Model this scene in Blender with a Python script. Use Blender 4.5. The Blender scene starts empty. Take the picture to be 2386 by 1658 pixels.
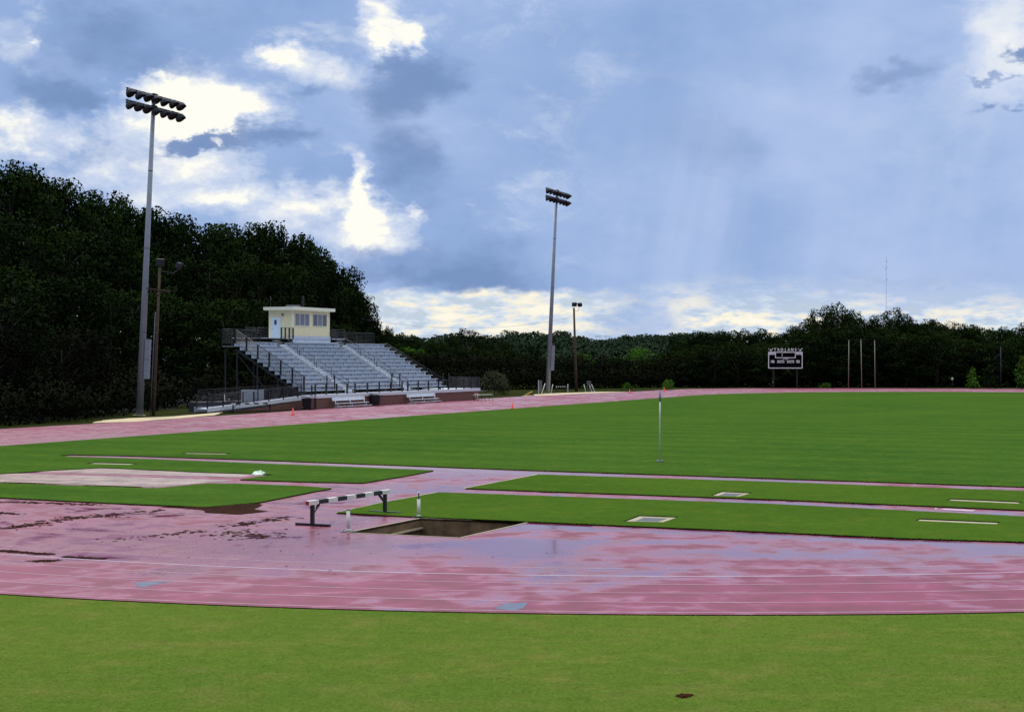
import bpy, bmesh, math, random
import numpy as np
from mathutils import Vector, Matrix, geometry
R = math.radians
SC = bpy.context.scene
COL = SC.collection
# ------------------------------------------------------------------ camera
F, CX, HY, CH = 3700.0, 1193.0, 830.0, 5.1      # focal length, centre and horizon in photo pixels; eye height
cam_d = bpy.data.cameras.new('camera'); cam = bpy.data.objects.new('camera', cam_d); COL.objects.link(cam)
cam_d.sensor_width = 36; cam_d.lens = 36 * F / 2386
cam.location = (0, 0, CH); cam.rotation_euler = (R(90) + math.atan(1.0 / F), 0, 0)
cam_d.clip_start = 0.5; cam_d.clip_end = 9000
SC.camera = cam
SC.view_settings.view_transform = 'Standard'; SC.view_settings.look = 'None'
SC.view_settings.exposure = 0.0; SC.view_settings.gamma = 1.0
SC.render.resolution_x = 1024; SC.render.resolution_y = 711
try:
    SC.cycles.max_bounces = 5; SC.cycles.transparent_max_bounces = 8
    SC.cycles.use_denoising = True
except Exception: pass

def lin(r, g, b):
    f = lambda c: (c/255/12.92) if c/255 <= .04045 else ((c/255+.055)/1.055)**2.4
    return (f(r), f(g), f(b), 1)

class NT:
    """small node-tree writer"""
    def __init__(s, tree): s.t = tree; s.n = tree.nodes; s.l = tree.links
    def new(s, typ, **kw):
        n = s.n.new(typ)
        for k, v in kw.items(): setattr(n, k, v)
        return n
    def put(s, sock, v):
        if isinstance(v, bpy.types.NodeSocket): s.l.new(v, sock)
        elif v is not None: sock.default_value = v
    def m(s, op, a, b=None, c=None, clamp=False):
        n = s.new('ShaderNodeMath', operation=op); n.use_clamp = clamp
        s.put(n.inputs[0], a); s.put(n.inputs[1], b); s.put(n.inputs[2], c)
        return n.outputs[0]
    def v(s, op, a, b=None):
        n = s.new('ShaderNodeVectorMath', operation=op); s.put(n.inputs[0], a); s.put(n.inputs[1], b)
        return n.outputs['Value'] if op in ('LENGTH', 'DISTANCE', 'DOT_PRODUCT') else n.outputs[0]
    def noise(s, vec, scale, detail=4, rough=.5, dist=0):
        n = s.new('ShaderNodeTexNoise'); s.put(n.inputs['Vector'], vec); n.inputs['Scale'].default_value = scale
        n.inputs['Detail'].default_value = detail; n.inputs['Roughness'].default_value = rough
        n.inputs['Distortion'].default_value = dist
        return n
    def ramp(s, fac, stops, interp='LINEAR'):
        n = s.new('ShaderNodeValToRGB'); cr = n.color_ramp; cr.interpolation = interp
        while len(cr.elements) < len(stops): cr.elements.new(.5)
        for e, (p, c) in zip(cr.elements, stops):
            e.position = p; e.color = c if len(c) == 4 else tuple(c) + (1,)
        s.put(n.inputs[0], fac); return n.outputs[0]
    def mix(s, fac, a, b, mode='MIX'):
        n = s.new('ShaderNodeMix', data_type='RGBA', blend_type=mode)
        s.put(n.inputs[0], fac); s.put(n.inputs[6], a); s.put(n.inputs[7], b); return n.outputs[2]
    def mapr(s, v, a, b, c=0., d=1., smooth=False):
        n = s.new('ShaderNodeMapRange'); n.interpolation_type = 'SMOOTHSTEP' if smooth else 'LINEAR'
        s.put(n.inputs[0], v)
        for i, x in enumerate((a, b, c, d)): s.put(n.inputs[i+1], x)
        return n.outputs[0]
    def comb(s, x, y, z):
        n = s.new('ShaderNodeCombineXYZ'); s.put(n.inputs[0], x); s.put(n.inputs[1], y); s.put(n.inputs[2], z); return n.outputs[0]

# ------------------------------------------------------------------ sky
SUN_EL, SUN_AZ = R(50), R(-22)          # azimuth clockwise from +Y (view direction)
W = bpy.data.worlds.new('World'); SC.world = W; W.use_nodes = True
w = NT(W.node_tree); w.n.clear()
gen = w.new('ShaderNodeTexCoord').outputs['Generated']
sep = w.new('ShaderNodeSeparateXYZ'); w.put(sep.inputs[0], gen)
dx, dy, dz = sep.outputs
az = w.m('ARCTAN2', dx, dy); el = w.m('ARCSINE', dz)
# cloud detail noise on the direction vector, flattened
flat = w.v('MULTIPLY', gen, (1, 1, 1.7))
wn = w.noise(flat, 14, 5, .6)
wob = w.v('SUBTRACT', wn.outputs['Color'], (.5, .5, .5))
wn2 = w.noise(flat, 55, 4, .6)
wob2 = w.v('SUBTRACT', wn2.outputs['Color'], (.5, .5, .5))
p0 = w.comb(w.m('MULTIPLY', az, 100.), w.m('MULTIPLY', el, 100.), 0.)
p1 = w.v('ADD', w.v('ADD', p0, w.v('MULTIPLY', wob, (7.5, 5.5, 0))), w.v('MULTIPLY', wob2, (2.6, 2.0, 0)))
def sky_xy(x, y):
    a = math.atan((x - CX) / F); e = math.atan((HY - y) / F * math.cos(a)); return a*100, e*100
K = 100 / F
def blob(x, y, rx, ry, amp, rot=0, k=1, vec=None):
    cx, cy = sky_xy(x, y)
    mp = w.new('ShaderNodeMapping', vector_type='TEXTURE')
    w.put(mp.inputs['Vector'], vec or p1)
    mp.inputs['Location'].default_value = (cx, cy, 0); mp.inputs['Rotation'].default_value = (0, 0, R(rot))
    mp.inputs['Scale'].default_value = (rx*K, ry*K, 1)
    d2 = w.v('DOT_PRODUCT', mp.outputs[0], mp.outputs[0])
    if k != 1: d2 = w.m('POWER', d2, float(k))
    g_ = w.m('EXPONENT', w.m('MULTIPLY', d2, -1.))
    return g_ if amp == 1. else w.m('MULTIPLY', g_, float(amp))
BL = [  # bright cloud masses (photo x, y, radii, strength, tilt, edge hardness)
 (895, 65, 58, 60, .66, 0, 1.3), (860, 112, 30, 18, .3, 0, 2), (945, 100, 22, 34, .35, 0, 1.5), (800, 85, 90, 40, .12),
 (640, 122, 55, 26, .42, 0, 1.5), (730, 160, 85, 48, .26, -10, 1.5), (340, 185, 80, 40, .42, 0, 1.3), (480, 255, 130, 85, .47, -20, 1.5),
 (535, 285, 45, 55, .35, 0, 2), (400, 300, 70, 70, .40), (55, 60, 60, 95, .22), (520, 200, 220, 110, .14), (620, 330, 120, 50, .08), (330, 340, 200, 60, .14), (780, 180, 130, 60, .12), (700, 540, 200, 60, .12), (80, 97, 22, 10, .4), (10, 290, 70, 45, .42),
 (150, 310, 190, 60, .28), (370, 430, 230, 60, .36, 0, 1.2), (500, 400, 120, 35, .16), (480, 455, 110, 18, .2, 15),
 (808, 420, 36, 50, .55, 0, 2), (822, 500, 60, 55, .55, 0, 1.7), (920, 520, 75, 55, .28, -20, 1.5), (965, 490, 26, 16, .3, 20, 2),
 (700, 475, 90, 40, .34), (640, 495, 110, 50, .18), (860, 580, 120, 45, .36, -5), (800, 600, 60, 60, .12),
 (2350, 70, 90, 130, .45, 0, 1.3), (2200, 300, 200, 200, .12), (2280, 150, 100, 60, .08),
 (1430, 175, 90, 60, .10, 20, 1.3), (1600, 185, 110, 44, .09, -5, 1.3), (1500, 90, 60, 60, .04), (1740, 190, 50, 24, .08), (1150, 60, 120, 60, .06), (1600, 480, 300, 200, .05), (1250, 330, 120, 220, .03),
 (1400, 560, 140, 200, .05, 0, 2),
 # darker masses
 (240, 95, 200, 65, -.28, -10), (110, 215, 120, 50, -.34, -15), (215, 235, 60, 40, -.22), (440, 60, 180, 60, -.14),
 (960, 195, 130, 62, -.36, 15, 1.5), (700, 215, 60, 26, -.22, 10, 1.5), (880, 150, 40, 20, -.2), (470, 348, 88, 26, -.58, 6, 1.8), (520, 352, 22, 12, .3, 0, 2), (650, 322, 120, 38, -.34, 6, 1.8),
 (220, 370, 80, 30, -.18), (960, 380, 120, 110, -.30, -20, 1.5), (1010, 610, 260, 62, -.26, 0, 1.5), (1020, 660, 240, 34, -.14, 0, 1.6), (1230, 660, 120, 50, -.1),
 (660, 400, 90, 30, -.12), (1650, 300, 170, 100, -.15, -15, 1.5), (1720, 380, 110, 70, -.07), (1600, 690, 220, 16, -.05),
 (2065, 178, 85, 38, -.26, 8, 1.6), (2160, 130, 30, 22, -.10), (2375, 125, 40, 24, -.42, -20, 1.8), (2305, 172, 52, 9, -.26, -3, 1.6),
 (2285, 236, 42, 12, -.3, 8, 1.6), (2380, 235, 26, 13, -.3, 0, 2), (2300, 610, 200, 50, -.1), (2050, 660, 200, 26, -.08), (1950, 640, 300, 18, -.05),
]
fine = w.noise(flat, 20, 10, .60)
warp3 = w.v('ADD', flat, w.v('MULTIPLY', wob, (.05, .05, .05)))
bil = w.noise(warp3, 26, 10, .64)
soft_n = w.noise(flat, 7, 5, .5)
calm = w.mapr(az, -.02, .10, 0., 1., True)           # a veil of rain smooths the right part of the view
B = w.m('MULTIPLY', w.m('SUBTRACT', bil.outputs[0], .5), w.mapr(calm, 0., 1., 1.15, .32))
D = w.m('MULTIPLY', w.m('SUBTRACT', fine.outputs[0], .5), w.mapr(calm, 0., 1., .9, .35))
pv = p1
for i_, b in enumerate(BL):
    if i_ % 3 == 0: pv = w.v('ADD', p1, w.m('MULTIPLY', w.m('ADD', B, D), 1e-9))      # evaluates the blobs in turn, which keeps the shader small enough
    b = list(b)
    if len(b) > 6: b[6] = min(b[6], 1.5)
    if b[4] > 0: B = w.m('ADD', B, blob(*b, vec=pv))
    else:
        a_ = -b[4]*1.5; b[4] = 1.; g_ = blob(*b, vec=pv); D = w.m('MULTIPLY_ADD', g_, a_, D); B = w.m('MULTIPLY_ADD', g_, -.4*a_, B)
basef = w.m('ADD', w.m('MULTIPLY', soft_n.outputs[0], .7), w.m('ADD', w.m('MULTIPLY', fine.outputs[0], .3), w.mapr(az, 0., .32, 0., .10)))
cloud = w.ramp(basef, [(.36, lin(138, 167, 214)), (.54, lin(157, 183, 226)), (.74, lin(182, 200, 237))])
shaft = w.noise(w.comb(w.m('ADD', w.m('MULTIPLY', az, 16.), w.m('MULTIPLY', el, -3.)), w.m('MULTIPLY', el, 1.2), 0.), 1., 4, .55)
shaft_m = w.m('MULTIPLY', w.m('MULTIPLY', calm, w.mapr(el, .20, .10, 0., 1., True)), w.mapr(shaft.outputs[0], .42, .66, 0., .85, True))
cloud = w.mix(shaft_m, cloud, lin(176, 196, 234))
cloud = w.mix(w.m('MULTIPLY', w.mapr(B, .02, .40, 0., 1., True), .80), cloud, lin(214, 224, 243))
cloud = w.mix(w.m('MULTIPLY', w.mapr(D, .05, .62, 0., 1., True), .85), cloud, lin(114, 142, 188))
cloud = w.mix(w.m('MULTIPLY', w.mapr(B, .34, .50, 0., 1., True), .7), cloud, lin(238, 241, 244))
cloud = w.mix(w.mapr(B, .46, .62, 0., 1., True), cloud, lin(255, 254, 244))
# bright strip of far sky under the cloud base
strip_flat = w.v('MULTIPLY', gen, (1, 1, 3.2))
sn = w.noise(strip_flat, 30, 7, .6); sn2 = w.noise(strip_flat, 95, 4, .6)
edge = w.noise(w.v('MULTIPLY', gen, (1, 1, 2)), 25, 4, .6)
edge_el = w.m('ADD', w.m('MULTIPLY', w.m('SUBTRACT', edge.outputs[0], .5), .018), .0405)
edge_el = w.m('SUBTRACT', edge_el, w.mapr(az, .1, .32, 0., .008))
soft = w.mapr(az, .02, .14, .0022, .016, True)
strip = w.mapr(w.m('SUBTRACT', edge_el, el), w.m('MULTIPLY', soft, -1.), soft, 0., 1., True)
veil = w.m('ADD', blob(1490, 740, 90, 110, .80, -25, 1.3), blob(1700, 700, 90, 26, .2))     # rain shaft that greys the strip
strip = w.m('MULTIPLY', strip, w.m('SUBTRACT', 1., veil), clamp=True)
st = w.m('ADD', w.m('MULTIPLY', w.m('SUBTRACT', sn.outputs[0], .5), 1.7), w.m('MULTIPLY', w.m('SUBTRACT', sn2.outputs[0], .5), .7))
st = w.m('ADD', st, w.mapr(az, .0, .30, .52, .44))
for b in [(1150, 740, 110, 22, .22, 20), (1560, 735, 50, 16, .35, 40), (1700, 760, 100, 14, .3), (1290, 735, 30, 16, .2), (2200, 745, 200, 14, .2), (880, 750, 40, 60, -.15)]:
    st = w.m('ADD', st, blob(*b))
nish = w.new('ShaderNodeTexSky', sky_type='NISHITA'); nish.sun_disc = False
nish.sun_elevation = SUN_EL; nish.sun_rotation = SUN_AZ; nish.air_density = 1.2; nish.dust_density = 2.0
nish_s = w.mix(1., nish.outputs[0], (.085, .085, .085, 1), 'MULTIPLY')
gap = w.mix(.72, nish_s, lin(200, 222, 240))
far_cl = w.ramp(st, [(.28, lin(176, 196, 228)), (.5, lin(214, 226, 238)), (.66, lin(248, 241, 222)), (.8, lin(254, 249, 232))])
far = w.mix(w.mapr(st, .2, .5), gap, far_cl)
sky = w.mix(strip, cloud, far)
# unseen sky, shaped for the lighting: brightened overhead, darkened low behind the viewer
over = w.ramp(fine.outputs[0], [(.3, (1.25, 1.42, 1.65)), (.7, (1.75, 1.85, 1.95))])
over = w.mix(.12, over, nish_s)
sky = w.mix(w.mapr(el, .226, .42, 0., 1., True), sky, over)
back = w.m('MULTIPLY', w.mapr(w.m('ABSOLUTE', az), .9, 1.7, 0., 1., True), w.mapr(el, .35, .9, 1., 0., True))
sky = w.mix(w.m('MULTIPLY', back, .9), sky, lin(104, 118, 140))
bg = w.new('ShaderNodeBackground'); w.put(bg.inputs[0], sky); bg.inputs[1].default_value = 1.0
wo = w.new('ShaderNodeOutputWorld'); w.l.new(bg.outputs[0], wo.inputs[0])
try: W.cycles.sampling_method = 'MANUAL'; W.cycles.sample_map_resolution = 1024
except Exception: pass
# ------------------------------------------------------------------ sun behind cloud
sd = bpy.data.lights.new('sun', 'SUN'); sun = bpy.data.objects.new('sun', sd); COL.objects.link(sun)
sd.energy = 1.5; sd.angle = R(14); sd.color = (1, .95, .85)
sdir = Vector((math.sin(SUN_AZ)*math.cos(SUN_EL), math.cos(SUN_AZ)*math.cos(SUN_EL), math.sin(SUN_EL)))
sun.rotation_euler = sdir.to_track_quat('Z', 'Y').to_euler(); sun.location = (0, 0, 60)

# ------------------------------------------------------------------ placing by measured bearings
def G(x, y, z=0.0):
    """point on level z seen at photo pixel"""
    Y = F * (CH - z) / (y - HY); return Vector(((x - CX) / F * Y, Y, z))
def P(x, y, Y): return Vector(((x - CX) / F * Y, Y, CH + (HY - y) / F * Y))
def depth(y, z=0.0): return F * (CH - z) / (y - HY)
U = Vector((.4147, .9100, 0)); U.normalize(); N = Vector((-U.y, U.x, 0))      # along the straight, and away from the field

def tag(o, label=None, cat=None, group=None, kind=None):
    if label: o['label'] = label
    if cat: o['category'] = cat
    if group: o['group'] = group
    if kind: o['kind'] = kind
    return o
def empty(name, loc, rz=0, tilt=0):
    o = bpy.data.objects.new(name, None); COL.objects.link(o); o.location = loc; o.rotation_euler = (0, tilt, rz)
    o.empty_display_size = .3; return o
def copy_tree(o, parent=None):
    c = o.copy(); COL.objects.link(c); c.parent = parent
    for ch in list(o.children): copy_tree(ch, c)
    return c

class MB:
    """collects shapes into one mesh object"""
    def __init__(s): s.vs = []; s.fs = []; s.sm = []
    def add(s, vs, fs, smooth=False):
        b = len(s.vs); s.vs += [tuple(v) for v in vs]; s.fs += [tuple(i + b for i in f) for f in fs]; s.sm += [smooth]*len(fs)
    def box(s, c, size, rot=None):
        hx, hy, hz = [d/2 for d in size]; c = Vector(c)
        vs = [Vector((x, y, z)) for z in (-hz, hz) for y in (-hy, hy) for x in (-hx, hx)]
        if rot is not None: vs = [rot @ v for v in vs]
        s.add([c + v for v in vs], [(0,2,3,1),(4,5,7,6),(0,1,5,4),(2,6,7,3),(0,4,6,2),(1,3,7,5)])
    def b2(s, a, b): s.box([(a[i]+b[i])/2 for i in range(3)], [abs(b[i]-a[i]) for i in range(3)])
    def bar(s, a, b, w_, h=None, up=(0, 0, 1)):
        a, b = Vector(a), Vector(b); d = b - a; L = d.length; d.normalize(); up = Vector(up)
        if abs(d.dot(up)) > .99: up = Vector((0, 1, 0))
        x = d.cross(up).normalized(); z = x.cross(d)
        s.box((a+b)/2, (w_, L, h or w_), Matrix((x, d, z)).transposed())
    def tube(s, pts, r, seg=8, cap=True):
        pts = [Vector(p) for p in pts]; rs = r if isinstance(r, (list, tuple)) else [r]*len(pts)
        vs = []; n = len(pts)
        for i, p in enumerate(pts):
            d = (pts[min(i+1, n-1)] - pts[max(i-1, 0)]).normalized()
            a = d.cross(Vector((0, 0, 1)) if abs(d.z) < .9 else Vector((0, 1, 0))).normalized(); b = d.cross(a)
            for k in range(seg):
                t_ = 2*math.pi*k/seg; vs.append(p + (a*math.cos(t_) + b*math.sin(t_))*rs[i])
        fs = [(i*seg+k, i*seg+(k+1) % seg, (i+1)*seg+(k+1) % seg, (i+1)*seg+k) for i in range(n-1) for k in range(seg)]
        if cap: fs += [tuple(range(seg-1, -1, -1)), tuple((n-1)*seg+k for k in range(seg))]
        s.add(vs, fs, True)
    def lathe(s, prof, seg=16, mat=None, cap=False):
        vs = [Vector((r*math.cos(2*math.pi*k/seg), r*math.sin(2*math.pi*k/seg), z)) for r, z in prof for k in range(seg)]
        if mat is not None: vs = [mat @ v for v in vs]
        n = len(prof)
        fs = [(i*seg+k, i*seg+(k+1) % seg, (i+1)*seg+(k+1) % seg, (i+1)*seg+k) for i in range(n-1) for k in range(seg)]
        if cap: fs += [tuple(range(seg-1, -1, -1)), tuple((n-1)*seg+k for k in range(seg))]
        s.add(vs, fs, True)
    def prism(s, poly, z0, z1):
        n = len(poly); vs = [(x, y, z0) for x, y in poly] + [(x, y, z1) for x, y in poly]
        s.add(vs, [tuple(range(n-1, -1, -1)), tuple(range(n, 2*n))] + [(i, (i+1) % n, n+(i+1) % n, n+i) for i in range(n)])
    def build(s, name, mat, parent=None, smooth=None):
        me = bpy.data.meshes.new(name); me.from_pydata(s.vs, [], s.fs); me.materials.append(mat)
        me.polygons.foreach_set('use_smooth', [bool(smooth) if smooth is not None else x for x in s.sm]); me.update()
        o = bpy.data.objects.new(name, me); COL.objects.link(o); o.parent = parent; return o

def wobble(poly, amp, step=1.2, seed=0, closed=True):
    """subdivide an outline and roughen it a little"""
    rnd = random.Random(seed); out = []
    n = len(poly)
    for i in range(n if closed else n-1):
        a, b = Vector(poly[i][:2]), Vector(poly[(i+1) % n][:2]); L = (b-a).length; k = max(1, int(L/step))
        for j in range(k):
            p = a.lerp(b, j/k); out.append((p.x + rnd.uniform(-amp, amp)*(j > 0), p.y + rnd.uniform(-amp, amp)*(j > 0)))
    return out
def sheet(name, outer, mat, z=0.0, holes=(), skirt=0.0, skirt_mat=None, kind='structure', parent=None):
    """filled outline at height z, with an optional vertical edge going down"""
    loops = [[Vector((p[0], p[1], 0)) for p in outer]] + [[Vector((p[0], p[1], 0)) for p in h] for h in holes]
    tri = geometry.tessellate_polygon(loops)
    vs = [(v.x, v.y, z) for l in loops for v in l]
    fs = []
    for a, b, c in tri:
        A, B, C = Vector(vs[a]), Vector(vs[b]), Vector(vs[c])
        fs.append((a, b, c) if (B-A).cross(C-A).z > 0 else (a, c, b))
    mi = [0]*len(fs)
    if skirt:
        off = 0
        for l in loops:
            n = len(l); b = len(vs); vs += [(v.x, v.y, z-skirt) for v in l] + [(v.x, v.y, z) for v in l]
            area = sum(l[i].x*l[(i+1) % n].y - l[(i+1) % n].x*l[i].y for i in range(n))
            first = (off == 0)
            for i in range(n):
                j = (i+1) % n; q = (b+i, b+j, b+n+j, b+n+i)
                if (area > 0) != first: q = q[::-1]
                fs.append(q); mi.append(1 if skirt_mat else 0)
            off += n
    me = bpy.data.meshes.new(name); me.from_pydata(vs, [], fs); me.materials.append(mat)
    if skirt_mat: me.materials.append(skirt_mat)
    me.polygons.foreach_set('material_index', mi); me.update()
    o = bpy.data.objects.new(name, me); COL.objects.link(o); o.parent = parent
    if kind: o['kind'] = kind
    return o

# ------------------------------------------------------------------ materials
def mat(name, col, rough=.6, metal=0., spec=.5, var=.0, vscale=3., bump=0., bscale=30.):
    m_ = bpy.data.materials.new(name); m_.use_nodes = True; t_ = NT(m_.node_tree)
    b = t_.n['Principled BSDF']; pos = t_.new('ShaderNodeTexCoord').outputs['Object']
    c = tuple(col) if len(col) == 4 else tuple(col) + (1,)
    if var:
        nz = t_.noise(pos, vscale, 5, .6).outputs[0]
        f = t_.mapr(nz, .3, .7, 1-var, 1+var)
        c = t_.mix(1., c, t_.comb(f, f, f), 'MULTIPLY')
    t_.put(b.inputs['Base Color'], c); b.inputs['Roughness'].default_value = rough; b.inputs['Metallic'].default_value = metal
    b.inputs['Specular IOR Level'].default_value = spec
    if bump:
        bn = t_.new('ShaderNodeBump'); bn.inputs['Strength'].default_value = bump; bn.inputs['Distance'].default_value = .02
        t_.put(bn.inputs['Height'], t_.noise(pos, bscale, 4).outputs[0]); t_.put(b.inputs['Normal'], bn.outputs[0])
    return m_
def grass_mat(name, c1, c2, c3, stripes=0., fine_s=14., bump=.6):
    m_ = bpy.data.materials.new(name); m_.use_nodes = True; t_ = NT(m_.node_tree); b = t_.n['Principled BSDF']
    pos = t_.new('ShaderNodeNewGeometry').outputs['Position']
    big = t_.noise(pos, .09, 4, .55).outputs[0]; mid = t_.noise(pos, .8, 5, .65).outputs[0]; fin = t_.noise(pos, fine_s, 5, .7).outputs[0]
    c = t_.mix(t_.mapr(big, .35, .65), c1, c2)
    c = t_.mix(t_.mapr(mid, .48, .70, 0, .75), c, c3)
    c = t_.mix(t_.mapr(t_.noise(pos, 2.6, 6, .7).outputs[0], .36, .62, .30, 0.), c, tuple(x*.55 for x in c1[:3]) + (1,))
    if stripes:      # mowing stripes running across the field
        d = t_.v('DOT_PRODUCT', pos, (U.x, U.y, 0)); wv = t_.m('SINE', t_.m('MULTIPLY', d, math.pi/2.4))
        f = t_.m('ADD', 1., t_.m('MULTIPLY', t_.mapr(wv, -.35, .35, -1., 1.), stripes)); c = t_.mix(1., c, t_.comb(f, f, f), 'MULTIPLY')
    f = t_.mapr(fin, .3, .7, .84, 1.16); c = t_.mix(1., c, t_.comb(f, f, t_.m('MULTIPLY', f, .9)), 'MULTIPLY')
    t_.put(b.inputs['Base Color'], c); b.inputs['Roughness'].default_value = 1.; b.inputs['Specular IOR Level'].default_value = 0.
    bn = t_.new('ShaderNodeBump'); bn.inputs['Strength'].default_value = bump; bn.inputs['Distance'].default_value = .04
    t_.put(bn.inputs['Height'], fin); t_.put(b.inputs['Normal'], bn.outputs[0])
    return m_
C1 = Vector((4.5, 76.4, 0)); RIN, ROUT, LST = 36.5, 45.0, 126.0
C2 = C1 + U*LST
def track_mat(name, dry=0., tint=(1, 1, 1), puddle=.53):
    m_ = bpy.data.materials.new(name); m_.use_nodes = True; t_ = NT(m_.node_tree); b = t_.n['Principled BSDF']
    pos = t_.new('ShaderNodeNewGeometry').outputs['Position']
    st_ = t_.v('MULTIPLY', pos, (1., 1.0, 1.))
    big = t_.noise(st_, .22, 4, .55, .6).outputs[0]; mid = t_.noise(st_, .95, 5, .56, .3).outputs[0]
    grain = t_.noise(pos, 42, 3, .7).outputs[0]
    rad = t_.v('DISTANCE', pos, (C1.x, C1.y, 0))
    bias = t_.m('ADD', t_.mapr(rad, 38.5, 43.0, -.035, -.085, True), t_.mapr(t_.v('LENGTH', pos), 62., 90., 0., .045))
    def pool(px, py, rx, ry, amp, rot=0.):       # where water stands, by place on the ground
        g = G(px, py); mp = t_.new('ShaderNodeMapping', vector_type='TEXTURE'); t_.put(mp.inputs['Vector'], t_.v('MULTIPLY', pos, (1, 1, 0)))
        mp.inputs['Location'].default_value = (g.x, g.y, 0); mp.inputs['Rotation'].default_value = (0, 0, R(rot)); mp.inputs['Scale'].default_value = (rx, ry, 1)
        return t_.m('MULTIPLY', t_.m('EXPONENT', t_.m('MULTIPLY', t_.v('DOT_PRODUCT', mp.outputs[0], mp.outputs[0]), -1.)), amp)
    for q in ((1300, 1226, 2.2, 1.0, .18, -22), (1250, 1290, 1.3, 3.2, .12, 0), (1130, 1272, 2.5, 1.3, .11, 0), (1980, 1256, 5.5, .8, .17, -22), (2380, 1285, 2.5, 1.6, .14, -22), (1750, 1290, 5., .9, .08, 0), (1330, 1262, 6, .7, .08, 0),
              (850, 1200, 1.0, 1.0, .12, 0), (1000, 1140, 2.6, 6., .055, -25), (1130, 1100, 3., 5., .06, -25), (1400, 1102, 12, 2., .12, -22), (900, 1086, 10, 2., .13, -22), (1700, 1164, 5, 1.6, .08, -22), (2300, 1200, 3, 1.6, .1, -22)): bias = t_.m('ADD', bias, pool(*q))
    sheen = .0
    for q in ((850, 1200, 2.4, 3., .10, 0), (700, 1280, 4., 4., .10, 0), (400, 1250, 5., 5., .07, 0), (1000, 1290, 5., 1.5, .06, 0)): sheen = t_.m('ADD', sheen, pool(*q))
    h = t_.m('ADD', t_.m('ADD', t_.m('MULTIPLY', big, .45), t_.m('MULTIPLY', mid, .55)), bias)
    pud = t_.mapr(h, puddle - .02, puddle + .10, 0., 1., True)
    film = t_.mapr(t_.m('ADD', h, sheen), puddle - .12, puddle + .04, 0., 1., True)
    c = t_.mix(t_.mapr(mid, .35, .65), lin(108, 18, 48), lin(136, 36, 78))
    g_ = t_.mapr(grain, .32, .68, .7, 1.3); c = t_.mix(1., c, t_.comb(g_, g_, g_), 'MULTIPLY')
    sp = t_.mapr(t_.noise(pos, 95, 2, .5).outputs[0], .62, .72, 0., .45); c = t_.mix(sp, c, lin(160, 108, 136))
    c = t_.mix(1., c, tuple(tint) + (1,), 'MULTIPLY')
    c = t_.mix(t_.m('MULTIPLY', pud, .35), c, lin(96, 62, 74))
    t_.put(b.inputs['Base Color'], c)
    r0 = t_.m('ADD', t_.mapr(film, 0., 1., .50 + dry, .25 + dry), t_.mapr(t_.v('LENGTH', pos), 70., 140., 0., .08)); r = t_.m('ADD', t_.m('MULTIPLY', r0, t_.m('SUBTRACT', 1., pud)), t_.m('MULTIPLY', pud, t_.mapr(t_.v('LENGTH', pos), 56., 72., .08, .27)))
    t_.put(b.inputs['Roughness'], r); t_.put(b.inputs['IOR'], t_.m('ADD', t_.mapr(film, 0., 1., 1.30, 1.8), t_.m('MULTIPLY', pud, 2.0)))
    bn = t_.new('ShaderNodeBump'); bn.inputs['Distance'].default_value = .004
    t_.put(bn.inputs['Strength'], t_.mapr(pud, 0., 1., .45, .0)); t_.put(bn.inputs['Height'], grain); t_.put(b.inputs['Normal'], bn.outputs[0])
    return m_
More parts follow.
